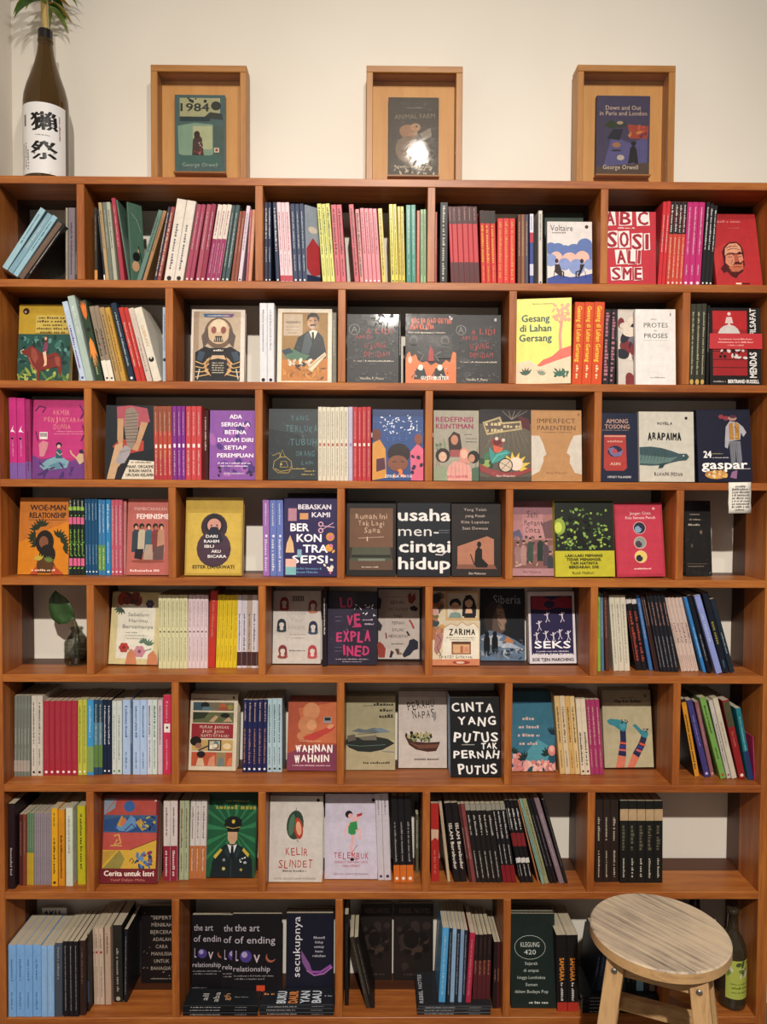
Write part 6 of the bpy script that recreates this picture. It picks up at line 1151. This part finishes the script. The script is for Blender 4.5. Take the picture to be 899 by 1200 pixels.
def a_down(p):
    p.r('4c4668', 0, 0, 100, 100); p.t('dcc8b4', 'Down and Out', 50, 15, 66, 5.4); p.t('dcc8b4', 'in Paris and London', 50, 22, 88, 5.4); p.p('5c5c94', 10, 100, 30, 48, 50, 56, 66, 60, 96, 50, 96, 100); p.p('34482c', 14, 38, 28, 30, 42, 38, 30, 42); p.e('3c4838', 44, 36, 12, 6); p.e('b8a488', 44, 34, 6, 3); p.p('282c40', 32, 42, 50, 42, 44, 56, 20, 54)
    p.p('a84838', 58, 36, 98, 38, 96, 54, 64, 54); p.sc(['c8583c', '7c3444', 'd08848'], 10, 3, 62, 38, 92, 52, 5, .6); p.p('20242c', 60, 86, 64, 66, 70, 60, 76, 68, 80, 88, 70, 84); p.e('20242c', 70, 60, 5, 4); p.e('a87858', 38, 62, 8, 5); p.r('3c3028', 30, 68, 46, 70); p.e('c8c0b8', 46, 78, 7, 5); p.p('5c4c44', 0, 90, 100, 84, 100, 100, 0, 100); p.t('e0d8c8', 'George Orwell', 46, 90, 66, 5.4)
shadow_box('wooden display frame nearest the sake bottle holding a teal book', 177, 289, 76, ('teal paperback with big number title inside display frame nearest the bottle', '4c6c70', '4884a0'), a_1984, (205, 264, 111, 202), 0)
shadow_box('middle of three wooden display frames, holding a grey-brown wrapped book', 429, 541.5, 77, ('grey-brown wrapped paperback with a painted pig inside the middle display frame', '4c463c', '3c382c'), a_farm, (455, 514, 114, 206), 0, wrap=1)
shadow_box('wooden display frame farthest from the bottle, holding a purple book', 675.5, 790, 76, ('purple paperback with small walking figures inside display frame farthest from bottle', '403a64', '302c4c'), a_down, (698.5, 761, 112, 205), 0)

# ---- big brown bottle with white label
zb0 = TOPZ; yc = .075; bxm = unproj(54.5, 180, yc)[0]; kz = unproj(54.5, 37, yc)[1]-zb0
prof = [(.0, 0), (.046, 0), (.0515, .004), (.0525, .012), (.0525, .215), (.051, .235), (.045, .262), (.036, .29), (.0265, .322), (.0205, .348), (.0175, .372), (.0165, .381), (.0182, .382), (.0182, .387), (.0165, .388), (.0165, .41), (.0150, .4115), (.0115, .4115), (.0115, .38)]
prof = [(r, z*kz/.4115) for r, z in prof]
bottle = tag(empty('sake_bottle', (bxm, yc, zb0)), 'large dark brown sake bottle with white brush-lettered label on the shelf top', 'bottle')
V, Fc = lathe(prof[1:], 48); m, nt, b_ = newmat('brown_bottle_glass'); b_.inputs['Base Color'].default_value = hx('5a4018'); b_.inputs['Roughness'].default_value = .06; b_.inputs['Transmission Weight'].default_value = .5; b_.inputs['IOR'].default_value = 1.5
fixn(mesh('bottle_glass', V, Fc, m, bottle, smooth=True))
k = kz/.4115
V, Fc = lathe([(.0172, .386*k), (.0172, .4105*k), (.0168, .412*k), (.0125, .4125*k)], 32); fixn(mesh('neck_sleeve', V, Fc, plain('black_sleeve', '0e0b0a', .2), bottle, smooth=False))
class Wrapped(Print):
    pass
def wrap_print(name, R0, z0, z1, a0, a1, art, parent, mat, base):
    """flat print bent round a cylinder; angles measured from -y, positive to +x"""
    W = R0*(a1-a0); V, Fc = [], []; n = 24
    for i in range(n+1):
        a = a0+(a1-a0)*i/n; top = z1-(.010*(i/n) if base == 'arc' else 0); V += [(R0*sin(a), -R0*cos(a), z0), (R0*sin(a), -R0*cos(a), top)]
    Fc = [(2*i, 2*i+2, 2*i+3, 2*i+1) for i in range(n)]
    lb = mesh(name, V, Fc, mat, parent); 
    p = Print(W, z1-z0); art(p); V = []
    for x, d, z in p.V:
        a = a0+x/R0; r = R0-d; V.append((r*sin(a), -r*cos(a), z0+z))
    p.V = V; p.build('label_print', lb, M_cover)
def a_sake(p):
    # kanji drawn from the built-in font, thickened into brush strokes
    for ch, v in (('獺', 27), ('祭', 68)):
        for k, (du, dv) in enumerate(((-.9, 0), (.9, .3), (0, -.5), (0, .6), (1.6, -.4), (-1.5, .5))): p.t('181414', ch, 57+du, v+dv, 46, 19, 0, -5)
    p.h('8c7c74', 55, 46, 26, 2); p.h('8c3c34', 86, 32, 34, 3.4, 3, 90); p.r('6c6460', 16, 16, 21, 32); p.h('5c5450', 13, 74, 36, 3, 2, 90); p.h('5c5450', 21, 74, 36, 3.4, 4, 90); p.h('6c6460', 27, 80, 28, 5, 6, 90); p.p('20181c', 3, 97, 70, 96, 66, 100, 3, 100)
wrap_print('paper_label', .0530, .016, .1995*k, R(-62), R(78), a_sake, bottle, plain('white_label_paper', 'dcdad8', .6), 'flat')

# ---- leafy cutting in the bottle neck
g = random.Random(5)
plant = tag(empty('leafy_cutting', (bxm, yc, zb0+kz-.03)), 'green and yellow leafy plant cutting growing from the sake bottle neck', 'plant')
stem_m = plain('yellow_green_stem', 'b89a58', .5)
pts = [(0, 0, 0), (.002, 0, .04), (-.002, 0, .09), (.001, .003, .15), (0, .0, .2)]
V, Fc = tube(pts, [.0085, .008, .0085, .0075, .006], 10); fixn(mesh('stem', V, Fc, stem_m, plant, smooth=True))
V, Fc = tube([(.006, -.004, 0), (.010, -.006, .05), (.008, -.006, .11)], .0018, 6); fixn(mesh('thin_stem', V, Fc, plain('pale_twig', '9a9070', .5), plant))
leaf_ms = []
for nm, c1, c2 in (('leaf_dark_green', '4c7a28', '2f5a1c'), ('leaf_yellow_green', '8fa040', '5f8228'), ('leaf_orange', 'c89848', 'a8a040')):
    m, nt, b_ = newmat(nm); tc = node(nt, 'ShaderNodeTexCoord'); n_ = noise(nt, 40, 3, tc.outputs['Object']); r_ = ramp(nt, n_.outputs[0], [(.35, c1), (.65, c2)]); nt.links.new(r_.outputs[0], b_.inputs['Base Color']); b_.inputs['Roughness'].default_value = .4; leaf_ms.append(m)
def leaf_mesh(name, base, L, wd, az, el, droop, m, parent, n=8, fold=.25):
    V, Fc = [], []; d = Vector((cos(az), sin(az), 0)); s = Vector((-sin(az), cos(az), 0)); p = Vector(base); e = el
    for i in range(n+1):
        t = i/n; wdt = wd*(sin(pi*min(1, t*1.02)**.75)+.04)*(1 if t < 1 else .2)
        for q in (-1, 0, 1): V.append(tuple(p+s*(q*wdt/2)+Vector((0, 0, abs(q)*wdt*fold))))
        p = p+(d*cos(e)+Vector((0, 0, 1))*sin(e))*(L/n); e -= droop/n
    for i in range(n):
        for q in (0, 1): a = i*3+q; Fc.append((a, a+1, a+4, a+3))
    return mesh(name, V, Fc, m, parent, smooth=True)
for i in range(40):
    zz_ = g.uniform(.082, .20); az = i*2.4+g.uniform(-.4, .4); L = g.uniform(.06, .098)
    leaf_mesh('leaf', (0, 0, zz_), L, g.uniform(.016, .023), az, g.uniform(.1, .7), g.uniform(.7, 1.6), leaf_ms[g.choice((0, 0, 0, 1, 1, 2))], plant)

# ---- handwritten note taped to the fourth shelf board
nx0, nz0 = unproj(853.5, 601.5, -.003); nx1, nz1 = unproj(880.5, 565.5, -.003)
note = tag(empty('paper_note', (nx0, -.003, nz0), (R(1.5), R(-1), 0)), 'small white handwritten note taped below the dark navy book', 'note')
W, H = nx1-nx0, nz1-nz0; V, Fc = [], []
for i in range(7):
    for j in range(5): V.append((W*j/4+.0006*sin(i*2.1), -.0015*sin(j/4*pi)-.002*((6-i)/6)**2, H*i/6))
for i in range(6):
    for j in range(4): a = i*5+j; Fc.append((a, a+1, a+6, a+5))
o = mesh('paper_sheet', V, Fc, plain('white_note_paper', 'ded8cc', .7), note, smooth=True); sm = o.modifiers.new('thickness', 'SOLIDIFY'); sm.thickness = .0003
p = Print(W*.92, H*.95)
for i in range(9): p.h('5c5458', 52 if i not in (0, 8) else 50, 9+i*10, (86 if i not in (0, 8) else 50), 6, 20+i)
q = p.build('handwriting', note, M_cover); q.location = (W*.04, -.0048, H*.02)

# ---- glass vase with one leaf in the fifth row
row(4); zf = Z.zf; dv = .105
vx = X_at(90, dv, zf); vase = tag(empty('glass_vase', (vx, dv, zf+.0005)), 'small clear glass bottle vase holding one leaf in an empty cubby', 'vase')
pr = [(.024, 0), (.029, .003), (.030, .01), (.030, .052), (.0285, .062), (.021, .074), (.0155, .080), (.0145, .088), (.017, .090), (.017, .094), (.0150, .096)]
V, Fc = lathe(pr, 32)
Vi, Fi = lathe([(r-.0022, max(z, .004) if i > 0 else .004) for i, (r, z) in enumerate(pr)], 32)
Fc = Fc[:-1]; Fi = Fi[:-1]; o = mesh('vase_glass', V+Vi, Fc+[tuple(i+len(V) for i in f) for f in Fi], M_glass, vase, smooth=True)
for zz_ in (.036, .0545): V, Fc = lathe([(.0302, zz_), (.0312, zz_+.001), (.0302, zz_+.002)], 32); mesh('glass_ring', V, Fc[:-2], M_glass, vase, smooth=True)
V, Fc = lathe([(.001, .0045), (.0274, .0045), (.0274, .03), (.001, .03)], 32); fixn(mesh('water', V, Fc, glass_material('water', 'e6ecea', .0), vase, smooth=False))
lf = tag(empty('single_leaf', (vx, dv, zf+.01)), 'single broad dark green leaf standing in the glass vase', 'leaf')
V, Fc = tube([(.006, 0, 0), (-.002, 0, .04), (.0, -.006, .085), (-.002, -.012, .104)], .0013, 6); fixn(mesh('leaf_stalk', V, Fc, plain('leaf_stalk_green', '6c8438', .5), lf))
m, nt, b_ = newmat('broad_leaf'); tc = node(nt, 'ShaderNodeTexCoord'); n_ = noise(nt, 30, 3, tc.outputs['Object']); r_ = ramp(nt, n_.outputs[0], [(.3, '1f3a1a'), (.7, '2e5024')]); nt.links.new(r_.outputs[0], b_.inputs['Base Color']); b_.inputs['Roughness'].default_value = .35
yl = dv-.012
def lp(x, y): X_, Z_ = unproj(x, y, yl); return (X_-vx, Z_-(zf+.01))
out = [lp(*q) for q in ((88, 723), (80, 730), (70, 731), (62, 725), (58.3, 713), (58.8, 702), (62, 696), (66, 692))]; rgt = [lp(*q) for q in ((88, 723), (87.5, 717), (85.5, 711), (82.5, 705.5), (79, 701), (74, 697), (70, 694.5), (66, 692))]
V, Fc = [], []
for (a, b1), (c_, d_) in zip(out, rgt):
    for q in range(5): t = q/4; x = a+(c_-a)*t; z = b1+(d_-b1)*t; V.append((x, -.012-.006*abs(t-.5)*2, z))
for i in range(len(out)-1):
    for q in range(4): a = i*5+q; Fc.append((a, a+1, a+6, a+5))
o = mesh('leaf_blade', V, Fc, m, lf, smooth=True); o.modifiers.new('thickness', 'SOLIDIFY').thickness = .0006

# ---- bottom row, last cubby: green-labelled bottle and a dark bottle behind it
row(7); cub(4); zf = Z.zf
def bottle_at(name, label, px, d, prof, mat):
    x = X_at(px, d, zf); b = tag(empty(name, (x, d, zf+.0005)), label, 'bottle'); V, Fc = lathe(prof, 36); fixn(mesh('bottle_glass', V, Fc, mat, b, smooth=True)); return b
bp = [(.030, 0), (.0335, .004), (.034, .012), (.034, .135), (.032, .155), (.024, .175), (.0145, .19), (.013, .20), (.0125, .235), (.015, .236), (.015, .246), (.012, .248)]
m2, nt, b_ = newmat('smoky_bottle_glass'); b_.inputs['Base Color'].default_value = hx('5a4e3c'); b_.inputs['Roughness'].default_value = .05; b_.inputs['Transmission Weight'].default_value = .7
gb = bottle_at('glass_bottle', 'clear dark bottle with green label beside the side panel behind the stool', 857, .05, bp, m2)
def a_glabel(p):
    p.r('a8b04c', 0, 0, 100, 100); p.r('8c8c70', 0, 0, 100, 34); p.sc(['4c5834', 'c8c8a8', '6c7c3c'], 16, 3, 6, 4, 94, 40, 14, .5); p.h('5c6820', 50, 70, 60, 6, 3); p.h('5c6820', 50, 60, 70, 4); p.h('5c6820', 50, 82, 60, 4)
wrap_print('paper_label', .0344, .032, .130, R(-50), R(70), a_glabel, gb, plain('green_label_paper', 'a8b04c', .6), 'flat')
bottle_at('glass_bottle', 'dark brown bottle at the back of the last bottom cubby', 812, .12, [(r*1.05, z*1.08) for r, z in bp], m)
m3 = plain('dark_bottle_glass', '1c1410', .1); bpy.data.objects['glass_bottle.001'].children[0].data.materials[0] = m3

# ---- round wooden stool in front of the shelf
sx, sy, sz = .47, -.325, .455
def P3(px, py, z):
    d = fwd*F_PX + rt*(px-449.5) - up*(py-600); s = (z-CAM.z)/d.z; return CAM.x+d.x*s, CAM.y+d.y*s
cx1, cy1 = P3(772.5, 1089, sz); 
stool = tag(empty('wooden_stool', (cx1, cy1, 0)), 'round weathered wooden stool standing before the bookshelf', 'stool')
def stool_wood(name, axis, rotz=0, stops=None):
    m, nt, b = newmat(name); tc = node(nt, 'ShaderNodeTexCoord'); mp = node(nt, 'ShaderNodeMapping'); s = [34]*3; s[axis] = 1.4; mp.inputs['Scale'].default_value = s
    mr = node(nt, 'ShaderNodeMapping'); mr.inputs['Rotation'].default_value = (0, 0, rotz); nt.links.new(tc.outputs['Object'], mr.inputs[0]); nt.links.new(mr.outputs[0], mp.inputs[0])
    n1 = noise(nt, 3.0, 8, mp.outputs[0], .7); n2 = noise(nt, 6, 4, tc.outputs['Object']); mx = node(nt, 'ShaderNodeMix'); mx.inputs[0].default_value = .4; nt.links.new(n1.outputs[0], mx.inputs[2]); nt.links.new(n2.outputs[0], mx.inputs[3])
    r = ramp(nt, mx.outputs[0], stops or [(.36, '6c6052'), (.43, 'a39280'), (.52, 'c4b096'), (.60, 'cfb896'), (.68, '9c9488')]); nt.links.new(r.outputs[0], b.inputs['Base Color']); b.inputs['Roughness'].default_value = .6; bump(nt, b, n1.outputs[0], .35, .002); return m
MS = stool_wood('weathered_seat_wood', 0, R(52)); ML = stool_wood('weathered_leg_wood', 2, 0, [(.35, 'a07c54'), (.5, 'c49c6c'), (.65, 'b08a60')]); MH = stool_wood('weathered_rail_wood', 0, 0, [(.35, 'a07c54'), (.5, 'c49c6c'), (.65, 'b08a60')])
Rs = .143; V, Fc = lathe([(Rs-.003, sz-.026), (Rs, sz-.023), (Rs, sz-.003), (Rs-.003, sz)], 72); fixn(mesh('seat', V, Fc, [MS, MH], stool))
seat_o = stool.children[0]
for p_ in seat_o.data.polygons: p_.material_index = 0 if abs(p_.normal.z) > .5 else 1
def bar(name, p0, p1, w0, w1, m, up_=(0, 0, 1), parent=stool):
    p0, p1 = Vector(p0), Vector(p1); t = (p1-p0).normalized(); a = t.cross(Vector(up_)).normalized(); b = a.cross(t); V = []
    for p in (p0, p1):
        for s1, s2 in ((-1, -1), (1, -1), (1, 1), (-1, 1)): V.append(tuple(p+a*s1*w0/2+b*s2*w1/2))
    o = mesh(name, V, [(0, 1, 2, 3), (7, 6, 5, 4), (0, 4, 5, 1), (1, 5, 6, 2), (2, 6, 7, 3), (3, 7, 4, 0)], m, parent); fixn(o); bv = o.modifiers.new('bevel', 'BEVEL'); bv.width = .002; bv.segments = 2; return o
ST_ROT = R(-24)
def rotp(x, y): return (x*cos(ST_ROT)-y*sin(ST_ROT), x*sin(ST_ROT)+y*cos(ST_ROT))
tops, feet = [], []
for qx, qy in ((-1, -1), (1, -1), (1, 1), (-1, 1)):
    a = rotp(qx*.078, qy*.078); b = rotp(qx*.128, qy*.128); tops.append(a); feet.append(b)
    lo = bar('leg', (b[0], b[1], 0), (a[0], a[1], sz-.026), .036, .036, ML, up_=(*rotp(0, 1), 0))
    n_ = rotp(0, qy*1.0); V, Fc = lathe([(.0062, 0), (.0062, .002), (.004, .004)], 14)
    bo = mesh('bolt', V, Fc, plain('dull_steel', '8c8880', .35, Metallic=.8), stool); fixn(bo); f_ = .026/(sz-.026); xx = a[0]+(b[0]-a[0])*f_; yy = a[1]+(b[1]-a[1])*f_
    bo.location = (xx+n_[0]*.0185, yy+n_[1]*.0185, sz-.026-.026); bo.rotation_euler = Vector((n_[0], n_[1], 0)).to_track_quat('Z', 'Y').to_euler()
for i in range(4):
    a, b = tops[i], tops[(i+1) % 4]; bar('apron_rail', (*a, sz-.048), (*b, sz-.048), .018, .042, MH)
    f_ = .62; c_ = [tops[i][j]+(feet[i][j]-tops[i][j])*f_ for j in (0, 1)]; d_ = [tops[(i+1) % 4][j]+(feet[(i+1) % 4][j]-tops[(i+1) % 4][j])*f_ for j in (0, 1)]
    bar('stretcher', (*c_, sz*(1-f_)+(.0 if i % 2 else .03)), (*d_, sz*(1-f_)+(.0 if i % 2 else .03)), .02, .034, MH)
